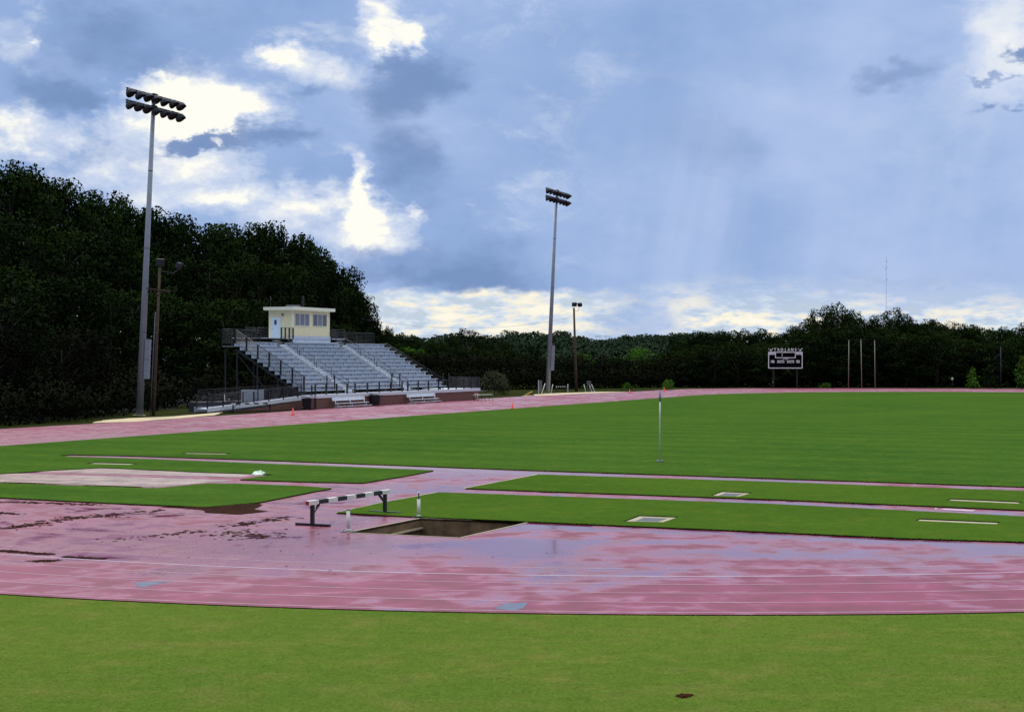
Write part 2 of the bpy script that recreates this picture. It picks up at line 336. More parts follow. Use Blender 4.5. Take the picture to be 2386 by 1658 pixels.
M = dict(
 field=grass_mat('field_grass', (.042, .098, .017, 1), (.058, .118, .019, 1), (.082, .134, .020, 1), .045, 6, .2),
 infield=grass_mat('infield_grass', (.048, .102, .014, 1), (.062, .120, .016, 1), (.088, .132, .018, 1), 0, 9, .25),
 front=grass_mat('front_grass', (.090, .150, .024, 1), (.116, .168, .028, 1), (.168, .170, .046, 1), 0, 13, .5),
 ground=grass_mat('ground_grass', (.022, .030, .010, 1), (.030, .038, .012, 1), (.045, .038, .018, 1), 0, 6),
 track=track_mat('wet_track'), soil=mat('edge_soil', (.010, .008, .006), 1., spec=.02, var=.4, vscale=6),
 line=mat('line_paint', lin(196, 160, 172), .35, var=.25, vscale=2.), line_b=mat('bold_line_paint', lin(206, 192, 208), .3, var=.15, vscale=2.),
 bluep=mat('blue_paint', lin(58, 66, 96), .4, var=.5, vscale=5.),
 sand=mat('sand', lin(196, 176, 140), .9, var=.15, vscale=1.2, bump=.5, bscale=20), wetsand=mat('wet_sand', lin(186, 158, 146), .24, var=.45, vscale=.9, spec=.8),
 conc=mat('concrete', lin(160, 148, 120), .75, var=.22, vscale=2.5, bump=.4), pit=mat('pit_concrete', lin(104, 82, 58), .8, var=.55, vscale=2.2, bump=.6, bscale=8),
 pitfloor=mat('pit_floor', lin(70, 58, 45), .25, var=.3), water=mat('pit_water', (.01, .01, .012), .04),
 steel=mat('galvanised_steel', lin(134, 142, 158), .55, .1, var=.10, vscale=1.5), steel_d=mat('weathered_steel', lin(96, 98, 112), .5, .2, var=.2, vscale=2),
 lampm=mat('lamp_housing', lin(58, 62, 72), .7, .1, spec=.2, var=.2), glass_l=mat('lamp_glass', lin(26, 28, 36), .5),
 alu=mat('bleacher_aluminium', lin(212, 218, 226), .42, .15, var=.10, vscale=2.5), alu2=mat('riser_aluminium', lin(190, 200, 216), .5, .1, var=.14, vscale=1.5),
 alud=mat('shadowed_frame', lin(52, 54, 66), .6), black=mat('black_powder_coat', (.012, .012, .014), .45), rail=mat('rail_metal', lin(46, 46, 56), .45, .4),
 brick=mat('red_brown_block', lin(108, 72, 64), .85, var=.25, vscale=3, bump=.3), cream=mat('cream_siding', lin(226, 218, 182), .7, var=.05, vscale=2), trim=mat('cream_trim', lin(226, 230, 210), .6),
 white=mat('white_paint', lin(214, 214, 208), .5, var=.12, vscale=5), door=mat('door_paint', lin(206, 222, 236), .45), pane=mat('window_glass', lin(74, 80, 98), .12), blind=mat('window_blind', lin(112, 118, 136), .5, var=.2, vscale=6),
 wood=mat('brown_timber', lin(74, 58, 46), .85, var=.35, vscale=5, bump=.5), orange=mat('orange_plastic', lin(240, 74, 44), .5), bin=mat('black_bin', (.012, .012, .014), .4),
 mulch=mat('mulch', lin(50, 28, 18), 1., spec=.03, var=.7, vscale=9, bump=1., bscale=25), red=mat('red_paint', lin(160, 40, 44), .5), yellow=mat('yellow_foam', lin(200, 170, 70), .8, var=.2),
 board=mat('scoreboard_face', (.004, .004, .007), 1., spec=0.), lett=mat('white_lettering', lin(240, 244, 248), .5), net=mat('dull_post', lin(150, 152, 134), .6), blue_t=mat('blue_panel', lin(120, 160, 200), .5), wire=mat('wire', (.02, .02, .02), .6),
 bark=mat('bark', (.035, .028, .022), .95, var=.4, vscale=4), palebark=mat('pale_bark', lin(120, 115, 105), .9, var=.3), tarp=mat('tarp', lin(172, 190, 170), .5, var=.15),
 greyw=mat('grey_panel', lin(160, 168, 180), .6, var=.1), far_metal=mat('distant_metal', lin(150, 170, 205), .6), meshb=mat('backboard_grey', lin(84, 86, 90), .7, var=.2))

# ================================================================== GROUND, TRACK, LAWNS
def gp(pts, z=0.0): return [(G(x, y, z).x, G(x, y, z).y) for x, y in pts]
def arc(c, r, a0, a1, n): return [(c.x + r*math.cos(R(a0+(a1-a0)*i/n)), c.y + r*math.sin(R(a0+(a1-a0)*i/n))) for i in range(n+1)]
A_N = math.degrees(math.atan2(N.y, N.x))        # bearing of the left straight seen from the field
PIT = gp([(812, 1240), (1070, 1252), (1230, 1216), (980, 1207)])
ground = sheet('ground', [(-2500, -60), (2500, -60), (2500, 4200), (-2500, 4200)], M['ground'], -.07, [PIT])
outer_px = [(0, 999), (157, 990), (313, 982), (470, 971), (600, 962.5), (735, 953), (900, 942), (1093, 930), (1200, 924), (1350, 917.5), (1450, 913.5), (1530, 909), (1600, 906), (1700, 904.5), (1900, 904), (2100, 904.5), (2386, 905.5), (2700, 908)]
outline = arc(C1, ROUT, -24.5, A_N-360, 90) + gp(outer_px) + [(160, 200), (110, 165), (C1.x+46, C1.y-12)]
track = sheet('running_track', outline, M['track'], 0, [PIT], .07, M['soil'])
lawn = sheet('lawn', [(p[0], p[1]) for p in arc(C1, ROUT+.03, -10, -172, 80)] + [(-70, 60), (-70, -40), (80, -40), (80, 60)], M['front'], -.018)
ZG = .045
field_px = [(2750, 1147), (2386, 1133), (1800, 1113), (1200, 1093), (600, 1070.5), (300, 1061), (165, 1058.5), (135, 1060.5), (165, 1063),
            (360, 1069), (600, 1078.5), (850, 1088), (1010, 1095), (960, 1105), (845, 1124), (700, 1121), (560, 1116), (640, 1104.5), (470, 1099), (240, 1088.5), (130, 1094), (40, 1100),
            (-60, 1106), (-60, 1117), (0, 1124), (200, 1131), (365, 1136.5), (480, 1125.5), (560, 1126), (700, 1131), (772, 1136.5), (690, 1152), (600, 1170), (478, 1180), (300, 1172.5), (0, 1158)]
fp = gp(field_px, ZG)
def recess(pa, pb, wid):
    a, b = G(*pa, ZG), G(*pb, ZG); d = b-a; nn = Vector((-d.y, d.x, 0)).normalized(); nn = nn if nn.y > 0 else -nn
    return [tuple(p.xy) for p in (a, b, b-nn*wid, a-nn*wid)]
BOX_A = gp([(1452, 1213.5), (1545, 1215.5), (1582, 1203), (1490, 1199.5)], ZG); BOX_B = gp([(1655, 1153.5), (1722, 1155.5), (1754, 1147), (1682, 1143.5)], ZG)
STRIPS = dict(a=recess((2143, 1207), (2330, 1215), .72), b=recess((2217, 1160.5), (2383, 1168), .8), c=recess((437, 1053.5), (540, 1055), .9), d=recess((222, 1076.5), (325, 1079), .9))
fpoly = fp[:9] + fp[9:] + arc(C1, 36.0, 202.3, A_N, 14) + arc(C2, RIN, A_N, A_N-180, 50) + [(C1.x+33, C1.y-15)]
field = sheet('infield_grass', wobble(fpoly, .03, .7, 3), M['field'], ZG, [STRIPS['c'], STRIPS['d']], ZG, M['soil'])
mid_p = gp([(1085, 1136.5), (1255, 1104.5), (1800, 1121.5), (2386, 1143), (2750, 1157), (2750, 1201), (2386, 1187), (1800, 1162), (1200, 1141)], ZG)
low_p = gp([(785, 1193), (880, 1172), (1022, 1146), (1200, 1152), (1800, 1173), (2386, 1202), (2750, 1222), (2750, 1278), (2386, 1261), (2100, 1252), (1800, 1238), (1240, 1214), (980, 1203)], ZG)
sheet('apron_grass', wobble(mid_p, .03, .5, 4), M['infield'], ZG, [BOX_B, STRIPS['b']], ZG, M['soil'])
sheet('apron_grass', wobble(low_p, .03, .5, 5), M['infield'], ZG, [BOX_A, STRIPS['a']], ZG, M['soil'])
# sandy landing area round the far jump runway
sheet('sand_area', wobble(gp([(30, 1101), (130, 1095), (240, 1090), (470, 1100), (600, 1104.5), (560, 1112), (62, 1099)]), .10, .8, 7), M['wetsand'], .014, (), .014)
sheet('sand_area', wobble(gp([(-40, 1106), (40, 1103), (550, 1119), (480, 1124), (365, 1135), (200, 1129.5), (0, 1122.5)]), .10, .8, 8), M['wetsand'], .014, (), .014)
# sandy shoulders beside the straight
sheet('sandy_shoulder', wobble(gp([(215, 985), (240, 979), (300, 974), (400, 970), (480, 963.5), (520, 960), (498, 967), (420, 974), (320, 981.5)]), .15, 1.2, 9), M['sand'], .012, (), .05)
sheet('sandy_shoulder', wobble(gp([(1215, 922.5), (1235, 919), (1300, 915.5), (1400, 912.5), (1465, 912.5), (1350, 917), (1290, 920.5)]), .1, 1.2, 10), M['sand'], .012, (), .05)
# painted lines
def strip(mb, pts, wd, z):
    vs = []; n = len(pts)
    for i in range(n):
        a, b = Vector(pts[max(i-1, 0)]), Vector(pts[min(i+1, n-1)]); d = (b-a).normalized(); nn = Vector((-d.y, d.x))*wd/2; p = Vector(pts[i])
        vs += [(p.x+nn.x, p.y+nn.y, z), (p.x-nn.x, p.y-nn.y, z)]
    mb.add(vs, [(2*i, 2*i+2, 2*i+3, 2*i+1)[::-1] for i in range(n-1)])
def loop_line(r): return arc(C1, r, -60, A_N-360, 120) + [tuple((C1 + N*r + U*d).xy) for d in range(6, 120, 6)] + arc(C2, r, A_N, 60, 30)
mb = MB()
for r in (44.75, 43.45, 42.15, 40.85, 38.25): strip(mb, loop_line(r), .038, .004)
mb.build('lane_lines', M['line'])['kind'] = 'structure'
mb = MB(); strip(mb, loop_line(39.55), .06, .004); mb.build('bold_lane_line', M['line_b'])['kind'] = 'structure'
for k, pp in enumerate(([(314, 1356), (400, 1353), (372, 1359), (335, 1368), (318, 1365)], [(1150, 1417), (1177, 1405), (1232, 1403), (1218, 1417), (1196, 1422)])):
    sheet('painted_mark', gp(pp), M['bluep'], .004)
mb = MB()
strip(mb, gp([(783, 1195), (880, 1173.5), (1015, 1147.5)]), .10, .02); strip(mb, gp([(1080, 1138), (1252, 1105.5)]), .10, .02)
mb.build('apron_kerb', M['conc'])['kind'] = 'structure'

# mulch washed onto the apron, and scattered wet litter
rnd = random.Random(5)
def mound(name, px, h, m_, seed, parent=None):
    poly = wobble(gp(px), .05, .25, seed); c = Vector((sum(p[0] for p in poly)/len(poly), sum(p[1] for p in poly)/len(poly)))
    r2 = random.Random(seed); vs = []; K_ = (1, .8, .55, .3)
    for k_, hh in zip(K_, (0., .6, .9, 1.)):
        for p in poly: q = c.lerp(Vector(p), k_); vs.append((q.x, q.y, .002 + h*hh*r2.uniform(.55, 1.2)))
    n = len(poly); vs.append((c.x, c.y, h)); fs = [(i*n+j, i*n+(j+1) % n, (i+1)*n+(j+1) % n, (i+1)*n+j) for i in range(3) for j in range(n)] + [(3*n+j, 3*n+(j+1) % n, 4*n) for j in range(n)]
    m2 = MB(); m2.add(vs, fs); o = m2.build(name, m_, parent); return o
mo = mound('mulch', [(372, 1181), (430, 1184.5), (470, 1188), (484, 1195), (560, 1198.5), (628, 1191), (592, 1186), (612, 1177), (600, 1171.5), (550, 1172.5), (500, 1179), (440, 1179.5)], .045, M['mulch'], 2)
tag(mo, 'dark brown mulch washed onto the wet track at the corner of the grass', 'mulch', kind='stuff')
mb = MB()
def litter(pts, wd, n, s0=.05, s1=.16):
    P_ = [Vector(p) for p in gp(pts)]
    for _ in range(n):
        i = rnd.randrange(len(P_)-1); c = P_[i].lerp(P_[i+1], rnd.random()); c += Vector((rnd.gauss(0, wd*2.2), rnd.gauss(0, wd*1.5)))*(.4+rnd.random())
        a = rnd.uniform(0, 6.28); L = rnd.uniform(s0, s1); w_ = L*rnd.uniform(.25, .7)
        ca, sa = math.cos(a), math.sin(a)
        q = [(-L, 0), (0, -w_), (L, 0), (0, w_)]
        mb.add([(c.x+x*ca-y*sa, c.y+x*sa+y*ca, .006+rnd.uniform(0, .008)) for x, y in q], [(0, 1, 2, 3)])
litter([(10, 1169), (130, 1172), (230, 1176)], .10, 170); litter([(0, 1232), (60, 1224), (130, 1212), (250, 1200), (380, 1188)], .10, 230)
litter([(0, 1282), (60, 1287), (115, 1291)], .035, 420); litter([(150, 1297), (240, 1301)], .04, 110); litter([(90, 1306), (125, 1306)], .05, 90)
litter([(0, 1194), (35, 1198)], .08, 60); litter([(545, 1225), (600, 1215), (680, 1204)], .12, 110); litter([(540, 1238), (600, 1252)], .3, 110); litter([(250, 1260), (400, 1245), (470, 1235)], .14, 45)
for q in (([(250, 1092), (330, 1090)], 30), ([(400, 1100), (520, 1096)], 50), ([(470, 1104), (560, 1099)], 40), ([(520, 1106), (610, 1102)], 40), ([(0, 1124), (140, 1127)], 60), ([(200, 1131), (330, 1134)], 50), ([(470, 1094), (520, 1095)], 70), ([(590, 1101), (650, 1103)], 60), ([(0, 1100), (40, 1099)], 60)): litter(q[0], .07, q[1]*2, .06, .2)
litter([(150, 1205), (280, 1203)], .1, 50); litter([(0, 1200), (700, 1300)], 1.5, 140, .02, .06)
tag(mb.build('leaf_litter', M['mulch']), 'dark wet leaf litter and twigs in streaks on the near track', 'litter', kind='stuff')

# ================================================================== WATER JUMP PIT
pit = empty('water_jump_pit', (PIT[3][0], PIT[3][1], 0))
tag(pit, 'rectangular concrete steeplechase water pit sunk in the wet track behind the striped barrier', 'water pit')
pr = [Vector((p[0]-PIT[3][0], p[1]-PIT[3][1], 0)) for p in PIT]; nl, nr, fr, fl = pr
dn = lambda v, z: Vector((v.x, v.y, z))
mb = MB(); D0, D1 = -.82, -.10
mb.add([nl, fl, dn(fl, D0), dn(nl, D0)], [(0, 1, 2, 3)]); mb.add([fl, fr, dn(fr, D1), dn(fl, D0)], [(0, 1, 2, 3)])
mb.add([fr, nr, dn(nr, D1), dn(fr, D1)], [(0, 1, 2, 3)]); mb.add([nr, nl, dn(nl, D0), dn(nr, D1)], [(0, 1, 2, 3)])
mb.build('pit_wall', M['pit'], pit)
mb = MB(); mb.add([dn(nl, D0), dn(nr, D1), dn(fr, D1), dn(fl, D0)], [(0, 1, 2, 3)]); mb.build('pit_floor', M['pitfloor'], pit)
mb = MB(); k_ = .22
e0, e1 = dn(nl, -.70), dn(fl, -.70); e2 = dn(fl.lerp(fr, k_), -.70); e3 = dn(nl.lerp(nr, k_), -.70)
mb.add([e0, e3, e2, e1], [(0, 1, 2, 3)]); mb.build('water', M['water'], pit)
mb = MB(); a_ = nl.lerp(fl, .0); inw = (nr-nl).normalized()*.05
mb.bar(dn(nl+inw, -.33), dn(fl+inw, -.30), .1, .05); mb.build('ledge', M['conc'], pit)
mb = MB()
for a, b in ((nl, fl), (fl, fr), (fr, nr), (nr, nl)):
    d = (b-a).normalized(); o_ = Vector((d.y, -d.x, 0))*-.04
    mb.bar(dn(a+o_, .004), dn(b+o_, .004), .07, .012)
mb.build('rim', M['conc'], pit)

# ================================================================== STEEPLECHASE BARRIERS
def barrier(loc, direction, L=4.6, h=.75, over=.3, label='', group=None):
    """direction: unit vector from the near foot to the far foot"""
    rz = math.atan2(direction.y, direction.x); t_ = empty('steeplechase_barrier', loc, rz); tag(t_, label, 'barrier', group)
    b = .127; m_ = MB(); m_.b2((-over, -b/2, h-b), (L+over, b/2, h)); beam = m_.build('beam', M['white'], t_)
    seg = (L+2*over)/9
    for k in range(4):
        x0 = -over + seg*(2*k+1) ; m_ = MB(); m_.b2((x0, -b/2-.003, h-b-.003), (x0+seg, b/2+.003, h+.003)); m_.build('black_band', M['black'], beam)
    m_ = MB(); m_.b2((-over-.006, -b/2+.003, h-b+.003), (-over, b/2-.003, h-.003)); m_.build('end_plate', M['red'], beam)
    for s_, x in ((1, 0.), (-1, L)):
        m_ = MB(); m_.b2((x-.05, -.05, .07), (x+.05, .05, h-b)); m_.build('post', M['black'], t_)
        m_ = MB(); m_.bar((x+s_*.04, 0, .38), (x+s_*.36, 0, h-b-.01), .07, .05); m_.build('brace', M['black'], t_)
        m_ = MB(); m_.b2((x-.06, -.62, 0.002), (x+.06, .58, .07)); m_.build('foot', M['black'], t_)
    return t_
f0, f1 = G(728, 1224), G(897, 1192, .045); d_ = (f1-f0); d_.z = 0; L_ = d_.length
barrier(f0, d_.normalized(), L_, .76, .27, 'black and white striped steeplechase barrier on the wet track beside the water pit')
g0 = G(543, 959.5); d_ = Vector((.80, .60, 0)); barrier(g0, d_, 3.8, .80, .2, 'distant striped barrier parked in front of the ramp of the grandstand')
g0 = G(1296, 912, 0); barrier(g0, Vector((.55, .83, 0)).normalized(), 2.3, .76, .15, 'small striped barrier beam beyond the track right of the middle light pole')

def support_post(px, py, h, rod, label, z=0.0):
    t_ = empty('support_post', G(px, py, z)); tag(t_, label, 'post')
    m_ = MB(); m_.tube([(0, 0, .02), (0, 0, h)], .052, 12); m_.tube([(0, 0, .02), (0, 0, .08)], .062, 12); m_.build('sleeve', M['white'], t_)
    m_ = MB(); m_.box((0, 0, .012), (.42, .22, .02)); m_.tube([(-.14, 0, .02), (-.14, 0, .05)], .015, 6); m_.tube([(.14, 0, .02), (.14, 0, .05)], .015, 6); m_.build('base_plate', M['steel_d'], t_)
    if rod:
        m_ = MB(); m_.tube([(0, 0, h), (0, 0, h+.2)], .022, 8); m_.build('rod', M['steel_d'], t_)
        m_ = MB(); m_.tube([(0, 0, h+.2), (0, 0, h+.215)], .06, 12); m_.build('cap', M['white'], t_)
    else:
        m_ = MB(); m_.tube([(0, 0, h), (0, 0, h+.03)], .056, 12); m_.build('cap', M['steel_d'], t_)
support_post(811.5, 1238, .62, False, 'short white post at the near corner of the water pit')
support_post(975.6, 1205, .58, True, 'white post with thin dark rod at the far corner of the water pit')

# plant boxes and concrete strips let into the grass
def box_in_grass(quad, label):
    q = [Vector((x, y, 0)) for x, y in quad]; c = sum(q, Vector())/4; t_ = empty('ground_box', c); tag(t_, label, 'ground box')
    r_ = [p-c for p in q]; inn = [p*.60 for p in r_]; m_ = MB()
    vs = [dn(p*.995, .014) for p in r_] + [dn(p, .014) for p in inn] + [dn(p, .004) for p in inn]
    m_.add(vs, [(i, (i+1) % 4, 4+(i+1) % 4, 4+i) for i in range(4)] + [(4+i, 4+(i+1) % 4, 8+(i+1) % 4, 8+i) for i in range(4)]); m_.build('concrete_frame', M['conc'], t_)
    m_ = MB(); m_.add([dn(p, .005) for p in inn], [(0, 1, 2, 3)]); m_.build('cover', M['alud'], t_)
box_in_grass(BOX_A, 'square concrete box with dark cover let into the grass nearest the wet track')
box_in_grass(BOX_B, 'square concrete box with dark cover in the grass between the two runways')
def strip_in_grass(quad, label):
    q = [Vector((x, y, 0)) for x, y in quad]; t_ = empty('concrete_strip', q[3]); tag(t_, label, 'concrete strip')
    m_ = MB(); m_.add([dn((p-q[3])*.998, .012) for p in q], [(3, 2, 1, 0)]); m_.build('slab', M['conc'], t_)
strip_in_grass(STRIPS['a'], 'long pale concrete strip in the grass nearest the track at far right')
strip_in_grass(STRIPS['b'], 'long pale concrete strip in the grass between the two runways at far right')
strip_in_grass(STRIPS['c'], 'thin concrete strip in the grass beyond the far runway')
strip_in_grass(STRIPS['d'], 'thin concrete strip in the grass between far runway and sand area')
def concrete_strip(pa, pb, w_, label, z=ZG):
    a, b = G(*pa, z), G(*pb, z); t_ = empty('takeoff_board', a); tag(t_, label, 'takeoff board'); d = b-a
    m_ = MB(); m_.bar(Vector((0, 0, .008)), d + Vector((0, 0, .008)), w_, .012); m_.build('board', M['line'], t_)
    m_ = MB(); m_.bar(Vector((-.25, -.1, .005)), Vector((-.1, w_, .005)), .08, .008); m_.build('foul_strip', M['conc'], t_)
concrete_strip((2196, 1186), (2270, 1190), .45, 'white takeoff board on the near runway at far right', .0)
# covered sand heap, field post, dirt clod
cv = mound('sand_heap', [(586, 1106), (594, 1107.5), (612, 1107), (620, 1104.5), (610, 1101.5), (596, 1102.5)], .13, M['tarp'], 12); cv.location.z = .02
tag(cv, 'small pale covered sand heap at the corner of the sand area', 'sand heap')
cl = mound('dirt_clod', [(1572, 1619), (1588, 1624), (1606, 1622), (1618, 1616), (1600, 1615), (1582, 1616)], .05, M['mulch'], 14); cl.location.z = -.017; cl.scale = (1, 1, .8)
tag(cl, 'small brown dirt clod lying on the near lawn', 'clod')
fpst = empty('field_post', G(1537, 1075, ZG)); tag(fpst, 'thin upright grey post standing alone in the infield grass', 'post')
m_ = MB(); m_.tube([(0, 0, 0), (.01, 0, 2.2), (.02, 0, 2.9)], .035, 8); m_.build('rod', M['white'], fpst)
m_ = MB(); m_.tube([(.02, 0, 2.9), (.02, 0, 3.42)], .052, 8); m_.build('sleeve', M['steel'], fpst)
m_ = MB(); m_.tube([(0, 0, 0), (0, 0, .05)], .2, 12); m_.build('base', M['steel_d'], fpst)

# ================================================================== CONES
def cone(px, py, h, label):
    t_ = empty('traffic_cone', G(px, py)); tag(t_, label, 'cone', 'orange cones along the track'); h *= 1.2
    m_ = MB(); m_.lathe([(h*.26, .03), (h*.20, .06), (h*.05, h), (h*.035, h)], 14, cap=True); m_.build('cone_body', M['orange'], t_)
    m_ = MB(); m_.box((0, 0, .015), (h*.72, h*.72, .03)); m_.build('cone_base', M['orange'], t_)
cone(682.6, 966.5, .52, 'orange cone on the track in front of the ramp and first bin')
cone(1194, 951.5, .50, 'orange cone on the track edge below the olive bush')
cone(1467, 916.5, .50, 'larger orange cone on the far track edge beside a bright shrub')
cone(1547.5, 911.5, .50, 'smallest orange cone at the far bend beyond the thin field post')

# ================================================================== LIGHT POLES
def light_pole(loc, Hh, lean, label, box_rz, nl=7):
    t_ = empty('light_pole', loc, 0, lean); tag(t_, label, 'light pole', 'tall floodlight poles')
    m_ = MB(); m_.tube([(0, 0, 0), (0, 0, .06)], .55, 16); m_.build('base_ring', M['conc'], t_)
    m_ = MB(); m_.tube([(0, 0, .0), (0, 0, Hh*.45), (0, 0, Hh)], [.32, .25, .165], 18); m_.build('pole', M['steel'], t_)
    for z in (Hh*.26, Hh*.52, Hh*.76):
        m_ = MB(); r_ = .32-.155*z/Hh; m_.tube([(0, 0, z-.04), (0, 0, z+.04)], r_+.012, 18); m_.build('joint_band', M['steel_d'], t_)
    rot = Matrix.Rotation(math.atan2(U.y, U.x), 3, 'Z')
    bx = empty('tmp', (0, 0, 0)); bpy.data.objects.remove(bx)
    m_ = MB(); br = Matrix.Rotation(box_rz, 3, 'Z'); off = br @ Vector((.50, 0, 0))
    m_.box(off + Vector((0, 0, 4.9)), (.40, .42, 3.4), br); cab = m_.build('control_cabinet', M['steel'], t_)
    m_ = MB()
    for z in (3.9, 4.85, 5.8): m_.box(off + Vector((0, 0, z)), (.415, .435, .03), br)
    for z in (3.6, 6.2): m_.box(off*.55 + Vector((0, 0, z)), (.4, .1, .08), br)
    m_.box(off*.78 + Vector((0, 0, 4.9)), (.06, .08, 2.8), br); m_.build('cabinet_seam', M['steel_d'], cab)
    fieldv = -N
    for zi, z in enumerate((Hh-.15, Hh-1.15)):
        m_ = MB(); a = U*-3.7; b = U*3.7; m_.bar(a + Vector((0, 0, z)), b + Vector((0, 0, z)), .11, .11, (0, 0, 1)); m_.box((0, 0, z), (.5, .5, .22), rot)
        m_.build('crossarm', M['lampm'], t_)
        for k in range(nl):
            s_ = -3.5 + 7.0*k/(nl-1); 
            base = U*s_ + Vector((0, 0, z-.12))
            down = .80 + .06*math.sin(k*2.1+zi); ax = (fieldv*math.cos(down) + Vector((0, 0, -math.sin(down))) + U*(.18*math.sin(k*1.7+zi*2))).normalized()
            q = ax.to_track_quat('Z', 'Y').to_matrix(); mt = Matrix.Translation(base + ax*.10) @ q.to_4x4()
            m_ = MB(); m_.lathe([(.10, -.16), (.20, -.12), (.22, .04), (.36, .12), (.43, .28), (.44, .42)], 16, mt)
            m_.lathe([(.44, .42), (.42, .42), (.41, .30), (.32, .14)], 16, mt)
            # visor over the upper half of the rim
            up = Vector((0, 0, 1)); sx = ax.cross(up).normalized(); uy = sx.cross(ax)
            cen = base + ax*.10; vs = []
            for i in range(11):
                t2 = math.pi*i/10; d = sx*math.cos(t2) + uy*math.sin(t2)
                for rr, zz in ((.445, .40), (.45, .40+.24*math.sin(t2)), (.435, .40+.24*math.sin(t2)), (.43, .40)): vs.append(cen + ax*zz + d*rr)
            m_.add(vs, [(4*i+j, 4*i+(j+1) % 4, 4*i+4+(j+1) % 4, 4*i+4+j) for i in range(10) for j in range(4)], True)
            lp = m_.build('floodlight', M['lampm'], t_)
            m_ = MB(); m_.lathe([(.001, .28), (.3, .30), (.415, .32)], 16, mt); m_.build('lens', M['glass_l'], lp)
    m_ = MB(); m_.tube([(.16, 0, Hh-1.6), (.3, 0, Hh-1.75)], .06, 6); m_.build('aiming_box', M['lampm'], t_)
    return t_
light_pole(G(324.7, 968), 27.75, R(2.6), 'tallest grey floodlight pole standing in front of the dark wooded slope', R(-10))
light_pole(G(1276, 916.5), 28.0, R(2.6), 'distant grey floodlight pole beyond the grandstand against the sky', R(-10))

# ================================================================== TIMBER POLES
def flood_head(m_, c, yaw, pitch=.3, s=1.):
    rt = Matrix.Rotation(yaw, 3, 'Z') @ Matrix.Rotation(pitch, 3, 'X'); m_.box(c, (.62*s, .30*s, .52*s), rt); m_.box(Vector(c)+rt @ Vector((0, -.2*s, .0)), (.74*s, .06*s, .62*s), rt)
up_ = empty('timber_pole', G(357.6, 968.5), 0, R(2.45)); tag(up_, 'brown timber pole with crossarm and floodlights behind the tallest light pole', 'utility pole')
m_ = MB(); m_.tube([(0, 0, 0), (0, 0, 6), (0, 0, 12.9)], [.15, .13, .10], 10); m_.build('pole', M['wood'], up_)
m_ = MB(); m_.bar((-1.05, -.14, 10.9), (1.05, -.14, 10.75), .10, .12); m_.bar((-.5, -.14, 10.85), (0, -.14, 10.3), .03, .05); m_.bar((.5, -.14, 10.8), (0, -.14, 10.3), .03, .05); m_.build('crossarm', M['wood'], up_)
for x in (-.9, -.65, .85):
    m_ = MB(); m_.tube([(x, -.14, 10.75), (x, -.14, 10.5)], .05, 8); m_.build('insulator', M['lampm'], up_)
m_ = MB(); m_.tube([(-.2, -.05, 8.9), (-.24, -.05, 4.2), (-.24, -.05, 0)], .04, 6); m_.build('conduit', M['steel_d'], up_)
m_ = MB(); flood_head(m_, (0, 0, 13.2), .3, .3, 1.0); m_.build('floodlight', M['lampm'], up_)
m_ = MB(); flood_head(m_, (1.6, 0, 13.0), 1.2, .5, .85); m_.build('floodlight', M['lampm'], up_)
m_ = MB(); m_.tube([(0, 0, 12.4), (1.2, 0, 12.3), (1.7, 0, 12.7)], .04, 6); m_.build('bracket', M['lampm'], up_)
wp = empty('timber_pole', G(1343, 912.5), 0, R(-1.7)); tag(wp, 'thin dark pole with two floodlights right of the distant light pole', 'utility pole')
m_ = MB(); m_.tube([(0, 0, 0), (0, 0, 6), (0, 0, 12.1)], [.21, .17, .14], 10); m_.build('pole', M['wood'], wp)
m_ = MB(); flood_head(m_, (.05, 0, 12.6), .2, .3, .95); m_.build('floodlight', M['lampm'], wp)
m_ = MB(); flood_head(m_, (.90, 0, 12.55), -.7, .5, .9); m_.build('floodlight', M['lampm'], wp)
m_ = MB(); m_.tube([(0, 0, 11.6), (.6, 0, 11.6), (.80, 0, 12.2)], .03, 6); m_.build('bracket', M['lampm'], wp)
# sagging service wire
a, b = P(840, 742, 190), P(1337, 737, depth(912.5)); m_ = MB(); pts = []
for i in range(33):
    t_ = i/32; p = a.lerp(b, t_); p.z -= 1.9*4*t_*(1-t_)/1.0*.75; pts.append(p)
m_.tube(pts, .012, 4); tag(m_.build('service_wire', M['wire']), 'thin sagging wire running from the woods to the pole with two floodlights', 'wire')

# ================================================================== GRANDSTAND
RZ = math.atan2(U.y, U.x)
B0 = G(737, 952)
gs = empty('grandstand', B0, RZ); tag(gs, 'aluminium grandstand with rows of bench seats on a red brown block wall', 'grandstand')
LW, LS, DT, ZT, NR, RUN, RISE = 36.7, 30.7, 9.39, 6.55, 12, .685, .40
AIS = [(7.8, 9.2), (20.5, 21.9)]
def seat(k): return DT - RUN*(NR-1-k), ZT - RISE*(NR-1-k)          # v and z of the seat's middle
m_ = MB(); m_.b2((0, 0, 0), (LW, .25, 1.02)); m_.build('block_wall', M['brick'], gs)
m_ = MB(); m_.b2((-.1, -.06, 1.023), (LW+.1, .26, 1.36)); m_.build('deck_fascia', M['alu'], gs)
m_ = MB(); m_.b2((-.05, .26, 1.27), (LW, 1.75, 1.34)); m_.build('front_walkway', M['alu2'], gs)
secs = [(0, AIS[0][0]), (AIS[0][1], AIS[1][0]), (AIS[1][1], LS)]
